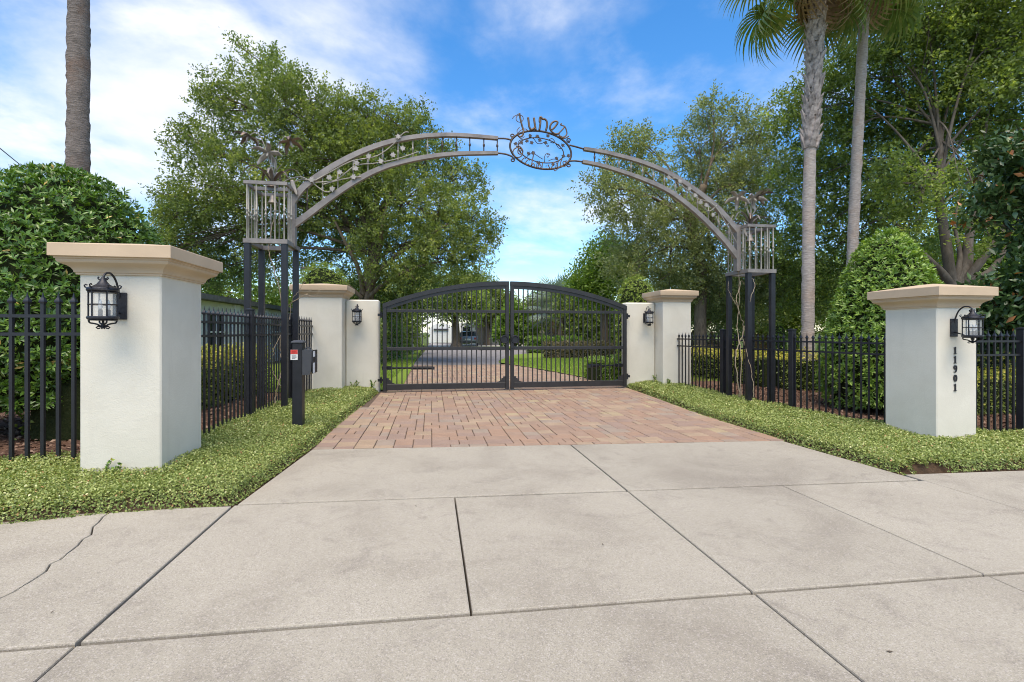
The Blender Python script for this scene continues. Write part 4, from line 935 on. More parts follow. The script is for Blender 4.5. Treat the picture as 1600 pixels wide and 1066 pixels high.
# ================================================================== PLANTS
def shrub(name, label, cat, base, rx, ry, prof, n, L, mat, group=None, whorl=7, hole=0.0, z0=0.0, lean=0.35, noise_amp=0.06):
    """clipped shrub: prof [(radius factor, height)] silhouette; leaves in rosettes over its surface"""
    t = thing(name, label, cat, base, group); B_ = np.array(base)
    rr = np.array([p[0] for p in prof]); hh = np.array([p[1] for p in prof])
    # sample the profile by surface area
    seg = np.hypot(np.diff(rr * rx), np.diff(hh)) * np.maximum((rr[1:] + rr[:-1]) / 2, 0.05); cum = np.concatenate([[0], np.cumsum(seg)]); 
    m = n // whorl; u = rng.random(m) * cum[-1]; k = np.clip(np.searchsorted(cum, u) - 1, 0, len(seg) - 1); f = (u - cum[k]) / seg[k]
    r_ = rr[k] + (rr[k + 1] - rr[k]) * f; z_ = hh[k] + (hh[k + 1] - hh[k]) * f
    tr, tz = (rr[k + 1] - rr[k]), (hh[k + 1] - hh[k])
    th = rng.uniform(0, 2 * np.pi, m); bumpy = 1 + noise_amp * (np.sin(th * 5 + z_ * 4) * np.sin(z_ * 6 + th * 2)) + rng.normal(0, 0.022, m)
    inset = rng.random(m) ** 2 * 0.16
    C = np.stack([np.cos(th) * rx * r_ * (bumpy - inset), np.sin(th) * ry * r_ * (bumpy - inset), z_ * (1 - 0.25 * inset) + rng.normal(0, 0.02, m)], 1) + B_
    nr = unit(np.stack([np.cos(th) * tz, np.sin(th) * tz, -tr * rx], 1) + 1e-6); nr = np.where((nr * np.stack([np.cos(th), np.sin(th), np.ones(m) * 0.3], 1)).sum(1, keepdims=True) < 0, -nr, nr)
    shoot = unit(nr + np.array([[0, 0, 0.55]]) + rng.normal(size=(m, 3)) * lean)
    C2 = np.repeat(C, whorl, 0); S2 = np.repeat(shoot, whorl, 0); M2 = len(C2)
    rad = unit(np.cross(S2, rand_dirs(M2))); ax = unit(S2 * rng.uniform(0.25, 1.1, (M2, 1)) + rad)
    Nl = unit(S2 * 1.0 - rad * 0.35 + rng.normal(size=(M2, 3)) * 0.15)
    ln = rng.uniform(0.65, 1.2, M2) * L
    tn = np.clip(np.repeat(rng.normal(0.42, 0.16, m), whorl) + rng.normal(0, 0.13, M2), 0, 0.95)
    tn = np.where(rng.random(M2) < 0.004, 1.0, tn)
    leaves('foliage', C2, ax, Nl, ln, ln * 0.29, mat, t, tn, 0.14)
    # dark twiggy core that stops one looking straight through
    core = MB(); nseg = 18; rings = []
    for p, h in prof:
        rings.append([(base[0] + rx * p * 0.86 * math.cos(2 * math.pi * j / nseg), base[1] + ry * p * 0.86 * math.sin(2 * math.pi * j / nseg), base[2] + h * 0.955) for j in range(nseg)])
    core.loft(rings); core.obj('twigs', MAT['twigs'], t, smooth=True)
    s = MB(); s.tube([(base[0], base[1], base[2] - 0.05), (base[0], base[1], base[2] + hh.max() * 0.5)], 0.06, 8); s.obj('stem', MAT['bark'], t, smooth=True)
    return t
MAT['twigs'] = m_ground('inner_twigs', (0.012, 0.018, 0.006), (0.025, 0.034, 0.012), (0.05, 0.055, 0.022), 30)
def dome(h, low=0.9, n=12, belly=0.35):
    P = [(low, 0.12 * h)]
    for i in range(n + 1):
        a = math.pi / 2 * i / n; P.append((max(0.02, math.cos(a) ** 0.95), h * (belly + (1 - belly) * math.sin(a))))
    return P
shrub('topiary_shrub', 'large clipped dome shrub behind the near lantern pillar', 'shrub', tuple(at(100, 640, 6.7).to_2d()) + (0.06,), 1.30, 1.35, dome(3.56, 0.97, 14, 0.36), 64000, 0.080, LEAF['shrub'], 'clipped topiary shrubs', lean=0.45, noise_amp=0.07)
cb = at(1385, 640, 9.4)
shrub('topiary_shrub', 'clipped light green cone shrub behind the numbered pillar', 'shrub', (cb.x, cb.y, -0.1), 1.08, 1.1, [(0.9, 0.1), (1.0, 0.5), (0.98, 1.1), (0.9, 1.65), (0.76, 2.2), (0.60, 2.7), (0.45, 3.05), (0.28, 3.3), (0.10, 3.44), (0.02, 3.48)], 40000, 0.085, LEAF['shrub_light'], 'clipped topiary shrubs')
cb = at(505, 600, 13.2)
shrub('topiary_shrub', 'round clipped shrub top showing over the pillar behind the keypad', 'shrub', (cb.x, cb.y, 0), 0.66, 0.66, dome(3.26, 0.9, 10, 0.78), 20000, 0.055, LEAF['golden'], 'clipped topiary shrubs', whorl=5, noise_amp=0.03)
cb = at(994, 600, 13.8)
shrub('topiary_shrub', 'yellow green clipped shrub top showing over the palm side gate pillar', 'shrub', (cb.x, cb.y, 0), 0.56, 0.56, dome(2.98, 0.9, 10, 0.7), 14000, 0.06, LEAF['golden'], 'clipped topiary shrubs', whorl=5)
cb = at(1217, 545, 19.0)
shrub('topiary_shrub', 'small clipped cone shrub seen between arch tower and palm', 'shrub', (cb.x, cb.y, 0), 0.27, 0.27, dome(1.72, 0.9, 8, 0.75), 3000, 0.06, LEAF['bright'], 'clipped topiary shrubs', whorl=6)
cb = at(1141, 545, 19.5)
shrub('topiary_shrub', 'small clipped round shrub half hidden by the arch tower leg', 'shrub', (cb.x, cb.y, 0), 0.33, 0.33, dome(1.6, 0.9, 8, 0.7), 3000, 0.06, LEAF['bright'], 'clipped topiary shrubs', whorl=6)

def hedge(label, pts, w, h, n, L, mat, z0=0.0, name='hedge', gold_top=None):
    P = [Vector((*p, 0)) for p in pts]; seg = [(b - a).length for a, b in zip(P, P[1:])]; T = sum(seg)
    t = thing(name, label, 'hedge', (P[0].x, P[0].y, z0))
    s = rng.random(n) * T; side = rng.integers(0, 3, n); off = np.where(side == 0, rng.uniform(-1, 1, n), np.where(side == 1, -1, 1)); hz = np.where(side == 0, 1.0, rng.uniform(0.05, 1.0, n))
    C = np.zeros((n, 3)); Nn = np.zeros((n, 3)); a0 = 0
    for (a, b), L_ in zip(zip(P, P[1:]), seg):
        k = (s >= a0) & (s <= a0 + L_); d = (b - a).normalized(); q = np.array([-d.y, d.x, 0])
        C[k] = np.array(a) + np.outer(s[k] - a0, np.array(d)) + np.outer(off[k] * w / 2, q); Nn[k] = np.outer(np.where(side[k] == 0, 0, off[k]), q); a0 += L_
    lumpy = 0.06 * np.sin(s * 7.0) + 0.05 * np.sin(s * 17.0 + 1)
    C[:, 2] = z0 + hz * (h + lumpy); Nn[:, 2] = np.where(side == 0, 1, 0.3)
    C += rng.normal(size=(n, 3)) * np.array([[0.06, 0.06, 0.04]])
    nr = unit(Nn + rng.normal(size=(n, 3)) * 0.6); ax = unit(np.cross(nr, rand_dirs(n)) + nr * 0.35); ln = rng.uniform(0.7, 1.25, n) * L
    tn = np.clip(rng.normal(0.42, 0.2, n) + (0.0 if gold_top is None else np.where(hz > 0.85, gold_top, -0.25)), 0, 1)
    leaves('foliage', C, ax, nr, ln, ln * 0.5, mat, t, tn, 0.15)
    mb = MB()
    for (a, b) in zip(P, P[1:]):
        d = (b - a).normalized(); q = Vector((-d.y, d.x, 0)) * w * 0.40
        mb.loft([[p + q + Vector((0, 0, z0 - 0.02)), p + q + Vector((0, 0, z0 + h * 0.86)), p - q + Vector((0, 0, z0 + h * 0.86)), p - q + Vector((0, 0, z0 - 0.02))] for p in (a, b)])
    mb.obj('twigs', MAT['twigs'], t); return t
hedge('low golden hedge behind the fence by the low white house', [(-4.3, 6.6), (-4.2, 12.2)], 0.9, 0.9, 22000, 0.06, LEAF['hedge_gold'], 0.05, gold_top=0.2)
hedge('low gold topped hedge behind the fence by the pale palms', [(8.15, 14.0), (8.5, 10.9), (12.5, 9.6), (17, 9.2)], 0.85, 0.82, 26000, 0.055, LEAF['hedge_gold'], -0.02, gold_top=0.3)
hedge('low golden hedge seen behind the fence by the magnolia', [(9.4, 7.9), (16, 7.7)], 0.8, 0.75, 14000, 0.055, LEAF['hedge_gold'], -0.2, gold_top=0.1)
hedge('bronze low hedge across the lawn inside the gate', [(5.9, 25.0), (10.5, 23.5), (15, 23.5)], 1.0, 0.75, 16000, 0.10, LEAF['hedge_rust'], 0.0)
hedge('pale green bushes behind the gate leaf on the palm side', [(4.6, 13.3), (5.9, 13.9)], 0.7, 0.52, 7000, 0.06, LEAF['shrub_light'], 0.02, 'bush_row')
hedge('yellow green bushes in the bed beyond the lawn', [(6.2, 31), (9.5, 30)], 1.2, 0.95, 5000, 0.14, LEAF['bright'], 0.0, 'bush_row')
hedge('dark green shrubbery along the lawn on the shed side', [(-3.3, 18), (-2.6, 27), (-1.9, 40)], 2.0, 1.75, 22000, 0.15, LEAF['dark'], 0.0, 'bush_row')
# weedy sprigs at the foot of the walls
def sprig(label, base, h, k):
    t = thing('wall_sprig', label, 'sprig', base, 'jasmine sprigs on the walls'); m = MB(); C, A, N_ = [], [], []
    for i in range(k):
        tip = Vector(base) + Vector((random.uniform(-0.12, 0.12), random.uniform(-0.02, 0.0), h * random.uniform(0.5, 1))); S = spline([base, (Vector(base) + tip) / 2 + Vector((random.uniform(-.03, .03), 0, 0)), tip], 6); m.tube(S, 0.003, 4)
        for p in S[2:]:
            for _ in range(2): C.append(p); A.append((random.uniform(-1, 1), random.uniform(-1, 0.1), random.uniform(-0.2, 1))); N_.append((random.uniform(-.5, .5), -1, 0.6))
    m.obj('stem', MAT['vine'], t); leaves('leaf', np.array([tuple(p) for p in C]), np.array(A), np.array(N_), 0.032, 0.02, LEAF['shrub'], t, None, 0.2)
sprig('jasmine sprig creeping up the near lantern pillar', (-2.80, 4.83, 0.10), 0.16, 3)
for px, lab in ((536, 'tall thin sprig at the corner of the keypad side wing wall'), (553, 'short sprig in the middle of the keypad side wing wall'), (580, 'short sprig at the gate end of the keypad side wing wall')):
    q = on_plane_y(px, 604, 11.57 if px > 540 else 11.6); sprig(lab, (q.x, q.y, 0.08), 0.34 if px == 536 else 0.2, 4)
for px, lab in ((1025, 'thin sprig in the corner of the palm side wing wall'), (1043, 'short sprigs at the foot of the palm side gate pillar')):
    q = on_plane_y(px, 604, 11.57 if px < 1030 else 11.17); sprig(lab, (q.x, q.y, 0.08), 0.32 if px < 1030 else 0.18, 4)

# ================================================================== TREES
def tree(name, label, blobs, trunk, leaf, n, L, bark='bark', group=None, spread=0.42, per=26, limb_r=0.16, d=None, wr=0.5, sub=5, up=0.35, cat='tree', twig_r=0.022):
    """blobs [(px, py, radius px, depth, flat)] crown lobes; trunk [(px,py,depth)] measured path, its last point the fork"""
    T = [at(*p) for p in trunk]; t = thing(name, label, cat, (T[0].x, T[0].y, 0), group)
    T[0].z = min(T[0].z, -0.1)
    S = spline(T, 6); nS = len(S); mb = MB(); mb.tube(S, [limb_r * (1.9 - 0.9 * i / (nS - 1)) if i > 1 else limb_r * 2.3 for i in range(nS)], 10)
    cen = []
    for b in blobs:
        dd = b[3] + (rng.uniform(-1, 1) * b[2] / FPX * b[3] * 0.5)
        c = at(b[0], b[1], dd); r = b[2] / FPX * dd; cen.append((np.array(c), r, b[4] if len(b) > 4 else 0.85))
    vol = np.array([r ** 2.0 for _, r, _ in cen]); vol /= vol.sum()
    fork = S[-1]; Cs = []; Out = []
    for (c, r, fl), v in zip(cen, vol):
        m = max(4, int(n / per * v)); dirs = rand_dirs(m); rad = rng.random(m) ** 0.45
        pts = c + dirs * (rad * r)[:, None] * np.array([1, 1, fl]); Cs.append(pts); Out.append(dirs)
        cv = Vector(c); 
        a = S[int(nS * rng.uniform(0.62, 0.99))]; mid = a.lerp(cv, 0.5) + Vector((0, 0, 0.14 * (cv - a).length)) + Vector(rng.normal(size=3) * 0.22 * r)
        lp = spline([a, mid, cv], 7); rr0 = limb_r * (0.34 + 0.3 * min(1, r / 3)); mb.tube(lp, [rr0 * (1 - 0.78 * i / (len(lp) - 1)) for i in range(len(lp))], 6)
        for q in pts[rng.integers(0, m, min(m, sub))]:
            s0 = lp[int(rng.uniform(0.45, 1.0) * (len(lp) - 1))]; qv = Vector(q); mb.tube(spline([s0, s0.lerp(qv, 0.5) + Vector(rng.normal(size=3) * 0.08 * r) + Vector((0, 0, 0.06 * r)), qv], 4), [rr0 * 0.3 + 0 * i for i in range(5)] + [rr0 * 0.12 + twig_r * 0.2 for i in range(4)], 4)
    mb.obj('trunk', MAT[bark], t, smooth=True)
    C = np.concatenate(Cs); Out = np.concatenate(Out); m = len(C)
    # each cluster: a few twigs running outwards with leaves along them
    tw = 4; C4 = np.repeat(C, tw, 0); O4 = unit(np.repeat(Out, tw, 0) * 0.7 + rng.normal(size=(m * tw, 3)) * 0.8 + np.array([[0, 0, up]])); lp_ = max(1, per // tw)
    Cl = np.repeat(C4, lp_, 0); Ol = np.repeat(O4, lp_, 0); N = len(Cl); s = rng.random((N, 1)) * spread * 1.7
    P = Cl + Ol * s + rng.normal(size=(N, 3)) * spread * 0.18
    ax = unit(Ol * 0.6 + rng.normal(size=(N, 3)) * 0.8); nr = unit(rng.normal(size=(N, 3)) * 0.7 + np.array([[0, 0, 0.8]]))
    ln = rng.uniform(0.7, 1.3, N) * L; tn = np.clip(np.repeat(rng.normal(0.42, 0.17, m), tw * lp_) + rng.normal(0, 0.16, N), 0, 1)
    leaves('crown', P, ax, nr, ln, ln * wr, LEAF[leaf], t, tn, 0.12)
    return t
D = 22
tree('oak_tree', 'big broad oak behind the keypad side of the arch',
     [(520, 185, 48, 22), (572, 180, 40, 22), (640, 200, 42, 22), (525, 250, 70, 21.5), (585, 265, 70, 21), (265, 335, 34, 21), (270, 395, 36, 21), (320, 430, 40, 22), (490, 150, 34, 22), (405, 112, 52, 22), (440, 150, 58, 21), (345, 150, 40, 22), (305, 235, 42, 21), (370, 205, 72, 22), (475, 215, 80, 23), (560, 205, 60, 22), (615, 235, 66, 22), (668, 245, 52, 23), (715, 285, 46, 22), (742, 345, 44, 21), (300, 320, 52, 20), (355, 300, 80, 21), (440, 300, 90, 21), (540, 300, 95, 21), (630, 315, 85, 21), (690, 350, 70, 21), (290, 380, 48, 21), (350, 395, 70, 22), (430, 400, 70, 23), (620, 400, 70, 21), (690, 415, 66, 21), (735, 395, 44, 21), (280, 345, 40, 22), (540, 395, 70, 24), (650, 455, 50, 24), (600, 455, 55, 25)],
     [(566, 530, 22), (572, 470, 22), (578, 430, 22), (588, 380, 22), (575, 330, 22)], 'oak', 222000, 0.118, limb_r=0.20, per=60, spread=0.32, sub=8, wr=0.5)
oak = bpy.data.objects['oak_tree']
for P, r in (([(570, 470, 21.6), (590, 430, 21.2), (625, 395, 20.6), (665, 372, 20), (700, 350, 19.6)], 0.12), ([(572, 468, 21.6), (605, 440, 21), (650, 418, 20.4), (690, 408, 20)], 0.09), ([(568, 462, 21.5), (560, 420, 21), (540, 380, 20.6), (520, 340, 20.4)], 0.11), ([(574, 455, 21.5), (592, 400, 21), (598, 350, 20.6), (610, 300, 20.2)], 0.11), ([(566, 466, 21.4), (535, 440, 21), (500, 425, 20.6), (470, 418, 20.4)], 0.08)):
    S = spline([at(*p) for p in P], 6); m = MB(); m.tube(S, [r * (1.15 - 0.75 * i / (len(S) - 1)) for i in range(len(S))], 8); m.obj('limb', MAT['bark'], oak, smooth=True)
tree('feathery_tree', 'tall feathery grey green tree behind the palm side of the arch',
     [(1112, 178, 34, 21), (1150, 210, 44, 21), (1090, 235, 45, 21), (1190, 205, 36, 21), (1105, 285, 58, 21), (1165, 285, 62, 20), (975, 235, 32, 21), (1005, 225, 30, 21), (990, 275, 46, 21), (935, 295, 30, 20), (965, 320, 48, 20), (1030, 320, 50, 21), (1000, 370, 58, 20), (1060, 370, 60, 20), (1120, 360, 62, 20), (1185, 350, 56, 20), (1050, 430, 62, 20), (1120, 430, 66, 20), (1190, 430, 60, 20), (985, 425, 48, 20), (1210, 270, 40, 21), (1160, 480, 55, 21), (1100, 490, 45, 21)],
     [(1096, 545, 20), (1094, 500, 20), (1096, 440, 20), (1092, 400, 20), (1080, 350, 20), (1100, 290, 20)], 'grey_oak', 105000, 0.115, limb_r=0.14, per=52, spread=0.32, up=0.7, wr=0.46, sub=7)
tree('large_tree', 'large dark tree with forking grey trunk behind the numbered pillar',
     [(1470, 45, 80, 16), (1555, 40, 80, 15), (1400, 85, 80, 16), (1330, 120, 60, 17), (1275, 150, 48, 17), (1240, 195, 40, 17), (1245, 290, 52, 18), (1300, 230, 66, 17), (1380, 200, 80, 16), (1450, 170, 80, 16), (1540, 150, 80, 15), (1610, 110, 90, 14), (1255, 370, 58, 18), (1320, 330, 70, 18), (1390, 300, 72, 17), (1440, 260, 64, 16), (1560, 240, 70, 17), (1610, 220, 70, 15), (1240, 440, 56, 19), (1310, 430, 70, 19), (1390, 400, 60, 19), (1540, 20, 80, 14), (1640, 20, 100, 14), (1440, -30, 90, 15), (1520, 330, 40, 18), (1430, 345, 40, 13.3), (1400, 285, 44, 13.6), (1500, 285, 30, 13.4), (1545, 370, 24, 13)],
     [(1490, 560, 14), (1489, 470, 14), (1486, 440, 14), (1478, 380, 14), (1468, 310, 14.2), (1470, 240, 14.5), (1462, 180, 15)], 'dark', 165000, 0.112, 'bark_pale', limb_r=0.09, per=52, spread=0.30, sub=6, wr=0.52)
# the other big limbs of that tree, measured singly
big = [o for o in bpy.data.objects if o.name == 'large_tree'][0]
for P, r in (([(1487, 448, 14), (1470, 425, 13.9), (1440, 395, 13.8), (1405, 355, 14), (1370, 330, 14.5)], 0.12), ([(1496, 450, 14), (1510, 415, 14.1), (1514, 370, 14.2), (1530, 300, 14.4), (1535, 240, 14.6), (1548, 150, 15)], 0.15), ([(1500, 450, 14), (1530, 412, 13.8), (1560, 372, 13.6), (1590, 320, 13.5), (1620, 290, 13.5)], 0.12), ([(1498, 445, 14), (1545, 425, 13.7), (1575, 385, 13.6), (1610, 352, 13.5)], 0.10), ([(1492, 445, 14), (1500, 400, 14.2), (1492, 350, 14.4), (1502, 300, 14.6)], 0.08)):
    S = spline([at(*p) for p in P], 6); m = MB(); m.tube(S, [r * (1.15 - 1.02 * i / (len(S) - 1)) for i in range(len(S))], 9); m.obj('limb', MAT['bark_pale'], big, smooth=True)
tree('magnolia_tree', 'glossy magnolia with rusty leaf undersides at the picture edge',
     [(1575, 250, 34, 10.5), (1605, 300, 40, 10.5), (1555, 322, 22, 10.5), (1528, 345, 14, 10.5), (1630, 380, 34, 10), (1590, 445, 22, 10), (1550, 475, 26, 10), (1600, 490, 40, 10), (1530, 505, 24, 10.3), (1650, 250, 60, 10), (1580, 535, 34, 10), (1650, 450, 60, 10)],
     [(1640, 600, 10.2), (1640, 500, 10.2), (1635, 400, 10.2)], 'magnolia', 15000, 0.17, limb_r=0.07, per=20, spread=0.24, wr=0.42, sub=3)
G_ = 'background trees beyond the entrance'
def bgt(label, blobs, trunk, leaf, n, L, **k): return tree('background_tree', label, blobs, trunk, leaf, n, L, group=G_, **k)
bgt('bright green tree peeking over the gate leaf on the palm side', [(935, 415, 26, 27), (955, 400, 26, 27), (915, 440, 22, 27), (960, 440, 30, 27), (930, 462, 26, 27), (985, 415, 28, 28), (905, 452, 14, 27)], [(945, 545, 27), (945, 480, 27), (945, 450, 27)], 'bright', 20000, 0.17, limb_r=0.12, spread=0.45)
bgt('spreading live oak shading the metal shed', [(660, 462, 28, 44), (700, 466, 26, 44), (635, 478, 20, 42), (735, 474, 24, 44), (690, 478, 16, 42), (720, 455, 26, 45), (650, 440, 30, 44)], [(713, 539, 44), (712, 515, 44), (712, 495, 44)], 'dark', 26000, 0.27, limb_r=0.24, spread=0.8)
bgt('olive green oak over the parked car', [(760, 470, 24, 50), (745, 455, 22, 50), (772, 486, 20, 50), (738, 484, 16, 48), (785, 478, 18, 50), (722, 470, 22, 50)], [(762, 536, 50), (760, 515, 50), (758, 500, 50)], 'oak', 22000, 0.28, limb_r=0.22, spread=0.8)
bgt('thin upright tree right of the gate centre', [(818, 500, 16, 42), (832, 480, 14, 42), (848, 465, 13, 42), (845, 500, 18, 42), (862, 485, 13, 42), (830, 515, 18, 42)], [(838, 540, 42), (838, 510, 42), (840, 485, 42)], 'oak', 11000, 0.2, limb_r=0.09, spread=0.5)
bgt('lush broad leaved tree beside the tan house', [(800, 505, 14, 38), (815, 520, 14, 38), (790, 520, 12, 38), (805, 488, 10, 38)], [(803, 543, 38), (803, 520, 38), (803, 505, 38)], 'bright', 7000, 0.3, limb_r=0.08, spread=0.5)
bgt('dark green tree in front of the tan house', [(905, 505, 26, 34), (890, 480, 22, 34), (930, 485, 24, 34), (920, 520, 26, 33), (950, 500, 22, 34), (960, 525, 18, 33)], [(878, 545, 34), (876, 520, 34), (880, 495, 34)], 'dark', 18000, 0.22, limb_r=0.14, spread=0.6)
bgt('dark tree filling the gap between arch tower and pale palm', [(1215, 440, 36, 27), (1240, 470, 40, 27), (1190, 470, 46, 27), (1150, 465, 34, 28), (1220, 500, 40, 26), (1275, 480, 42, 26), (1290, 440, 40, 27)], [(1240, 545, 27), (1240, 510, 27), (1235, 470, 27)], 'dark', 26000, 0.19, limb_r=0.16, spread=0.6)
bgt('spreading dark tree beside the palm side gate pillar', [(1090, 470, 34, 25), (1120, 465, 36, 25), (1075, 500, 26, 25), (1150, 490, 34, 25), (1105, 490, 22, 25), (1060, 450, 40, 26)], [(1098, 545, 25), (1094, 520, 25), (1092, 500, 25)], 'grey_oak', 18000, 0.17, limb_r=0.13, spread=0.5)
bgt('dark tree mass behind the light green cone shrub', [(1350, 450, 70, 24), (1430, 420, 60, 24), (1480, 380, 60, 23), (1400, 500, 60, 23), (1330, 510, 50, 24), (1480, 480, 60, 22)], [(1400, 560, 24), (1400, 520, 24), (1400, 480, 24)], 'dark', 30000, 0.17, limb_r=0.16, spread=0.6)
bgt('sunlit bright green tree behind the magnolia', [(1555, 390, 40, 22), (1580, 340, 40, 22), (1520, 420, 36, 22), (1590, 430, 40, 22), (1620, 380, 50, 22), (1560, 480, 60, 21), (1620, 490, 60, 21)], [(1570, 560, 22), (1570, 500, 22), (1570, 440, 22)], 'bright', 22000, 0.16, limb_r=0.12, spread=0.5)
bgt('leafy tree behind the low white house', [(345, 470, 30, 28), (300, 440, 36, 28), (400, 480, 30, 28), (440, 475, 34, 29), (370, 440, 26, 30), (260, 420, 44, 28), (470, 500, 36, 29)], [(400, 545, 28), (400, 515, 28), (395, 480, 28)], 'bright', 20000, 0.19, limb_r=0.13, spread=0.55)
bgt('dark shady tree behind the keypad side wing wall', [(600, 480, 34, 30), (630, 500, 32, 30), (580, 500, 36, 30), (560, 470, 40, 31), (610, 520, 26, 29), (530, 500, 40, 31)], [(600, 548, 30), (600, 520, 30), (598, 495, 30)], 'dark', 22000, 0.2, limb_r=0.16, spread=0.6)

# ---- palms
def frond_mesh(name, leafkey, droop=0.9, Lp=1.1, Lf=1.15, nseg=34, seed=1):
    rd = random.Random(seed); V, F, tint = [], [], []
    def quad(a, b, c, d, t): k = len(V); V.extend([a, b, c, d]); F.append((k, k + 1, k + 2, k + 3)); tint.append(t)
    # petiole along +X, then a fan of drooping segments
    for i in range(6):
        x0, x1 = Lp * i / 6, Lp * (i + 1) / 6; w = 0.03 - 0.012 * i / 6; z0, z1 = -0.10 * (x0 / Lp) ** 2, -0.10 * (x1 / Lp) ** 2
        for sgn in (0, 1): quad(Vector((x0, -w, z0 + 0.012 * sgn)), Vector((x0, w, z0 + 0.012 * sgn)), Vector((x1, w, z1 + 0.012 * sgn)), Vector((x1, -w, z1 + 0.012 * sgn)), 0.9)
    o = Vector((Lp, 0, -0.10))
    for i in range(nseg):
        a = R(-128 + 256 * i / (nseg - 1)); L = Lf * (0.72 + 0.28 * math.cos(a * 0.6)) * rd.uniform(0.9, 1.06); d = Vector((math.cos(a), math.sin(a), 0)); s = Vector((-d.y, d.x, 0)); prev = None; n = 6
        for k in range(n + 1):
            f = k / n; p = o + d * (L * f * (1 - 0.25 * f * f * droop)) + Vector((0, 0, -droop * L * 0.75 * max(0, f - 0.25) ** 1.7 + 0.03 * (i % 2))); w = 0.034 * (0.3 + 1.6 * f if f < 0.4 else (1 - f) * 1.55 + 0.02)
            q = (p - s * w, p + s * w)
            if prev: quad(prev[0], prev[1], q[1], q[0], rd.uniform(0.1, 0.75) + 0.25 * f)
            prev = q
    me = bpy.data.meshes.new(name); me.from_pydata([tuple(v) for v in V], [], F); at_ = me.attributes.new('tint', 'FLOAT', 'FACE'); at_.data.foreach_set('value', [min(1, x) for x in tint]); me.materials.append(LEAF[leafkey]); me.update(); return me
FR = [frond_mesh('frond', 'frond', dr, 1.05, 1.1, 34, k) for k, dr in enumerate((0.6, 0.95, 1.25))]
DEAD = frond_mesh('dead_frond', 'dead_frond', 1.3, 0.9, 0.9, 24, 9)
SILV = frond_mesh('frond', 'silver_frond', 0.4, 0.9, 0.9, 30, 4)
def palm(label, path, w, mat, nfr, boots=None, fr=None, dead=4, scale=1.0, group='fan palms', seed=1, elev=(-50, 70), name='fan_palm'):
    rd = random.Random(seed); P = [at(*p) for p in path]; P[0].z = -0.1; t = thing(name, label, 'palm', (P[0].x, P[0].y, 0), group)
    S = spline(P, 34); n = len(S); m = MB(); L0 = S[0].z; L1 = S[-1].z
    rad = [w / 2 * (1.0 + 0.25 * math.exp(-(s.z - L0) / 0.5)) * (1 - 0.12 * (s.z - L0) / (L1 - L0)) * (1 + 0.03 * math.sin(s.z * 3.1) + 0.02 * math.sin(s.z * 11) + rd.uniform(-0.022, 0.022)) for s in S]
    m.tube(S, rad, 20); m.v = [(x + rd.gauss(0, 0.006), y + rd.gauss(0, 0.006), z) for x, y, z in m.v]; m.obj('trunk', MAT[mat], t, smooth=True)
    if boots:
        b = MB(); z = boots
        while z < L1 - 0.05:
            f = next((i for i in range(n) if S[i].z >= z), n - 1); c = S[f]; r = rad[f]
            for k in range(7):
                a = 2 * math.pi * k / 7 + (z * 9.7) + rd.uniform(-.2, .2); d = Vector((math.cos(a), math.sin(a), 0)); s = Vector((-d.y, d.x, 0))
                q = Vector((c.x, c.y, z + rd.uniform(-.04, .04))); h = rd.uniform(0.22, 0.42); ow = rd.uniform(0.04, 0.13)
                b.loft([[q + d * (r * 0.93) - s * 0.075, q + d * (r + 0.02) - s * 0.07, q + d * (r + 0.02) + s * 0.07, q + d * (r * 0.93) + s * 0.075], [q + d * (r + 0.02) - s * 0.05 + Vector((0, 0, h * .6)), q + d * (r + ow * .7) - s * 0.045 + Vector((0, 0, h * .55)), q + d * (r + ow * .7) + s * 0.045 + Vector((0, 0, h * .55)), q + d * (r + 0.02) + s * 0.05 + Vector((0, 0, h * .6))], [q + d * (r + ow) + s * 0.01 + Vector((0, 0, h)), q + d * (r + ow + .012) + s * 0.01 + Vector((0, 0, h)), q + d * (r + ow + .012) + s * 0.04 + Vector((0, 0, h * .96)), q + d * (r + ow) + s * 0.04 + Vector((0, 0, h * .96))]])
            z += 0.15
        o = b.obj('leaf_boots', MAT['boot'], t); o['kind'] = 'stuff'
    top = S[-1]
    for i in range(nfr + dead):
        isd = i >= nfr; a = i * 2.39996 + rd.uniform(-.2, .2); el = R(rd.uniform(-80, -62)) if isd else R(elev[0] + (elev[1] - elev[0]) * ((i + 0.5) / nfr))
        o = bpy.data.objects.new('frond', DEAD if isd else (fr or FR[0 if el > 0.4 else (1 if el > -0.2 else 2)])); put(o, t)
        o.rotation_euler = (rd.uniform(-.25, .25), -el, a); o.location = top - t.location + Vector((math.cos(a) * 0.1, math.sin(a) * 0.1, 0.25 * (i / (nfr + dead)) - 0.1)); k = scale * rd.uniform(0.9, 1.1); o.scale = (k, k, k)
    return t
palm('tall dark fan palm trunk rising behind the dome shrub', [(122, 640, 9.2), (121, 400, 9.2), (122, 240, 9.2), (123, 0, 9.2), (126, -330, 9.2)], 0.365, 'palm_dark', 26, seed=2)
palm('fan palm with shaggy leaf bases beside the arch tower', [(1262, 600, 12), (1263, 400, 12), (1266, 230, 12), (1273, 100, 12), (1277, -66, 12)], 0.29, 'palm_pale', 24, boots=1.4 + (518 - 232) / FPX * 12, seed=5, scale=1.22)
palm('slim smooth pale fan palm leaning behind the cone shrub', [(1322, 600, 13), (1331, 410, 13), (1341, 200, 13), (1352, 0, 13), (1358, -66, 13)], 0.265, 'palm_pale', 24, seed=8, scale=1.2)
for i, (px, py, dd, lab) in enumerate(((872, 482, 36, 'silvery fan palm above the gate leaf on the palm side'), (893, 478, 38, 'second silvery fan palm nearer the palm side gate hinge'))):
    palm(lab, [(px, 548, dd), (px + 1, 515, dd), (px, py, dd)], 0.35, 'palm_dark', 24, fr=SILV, dead=3, scale=1.5, group='silver palms', seed=20 + i, elev=(-35, 80), name='silver_palm')
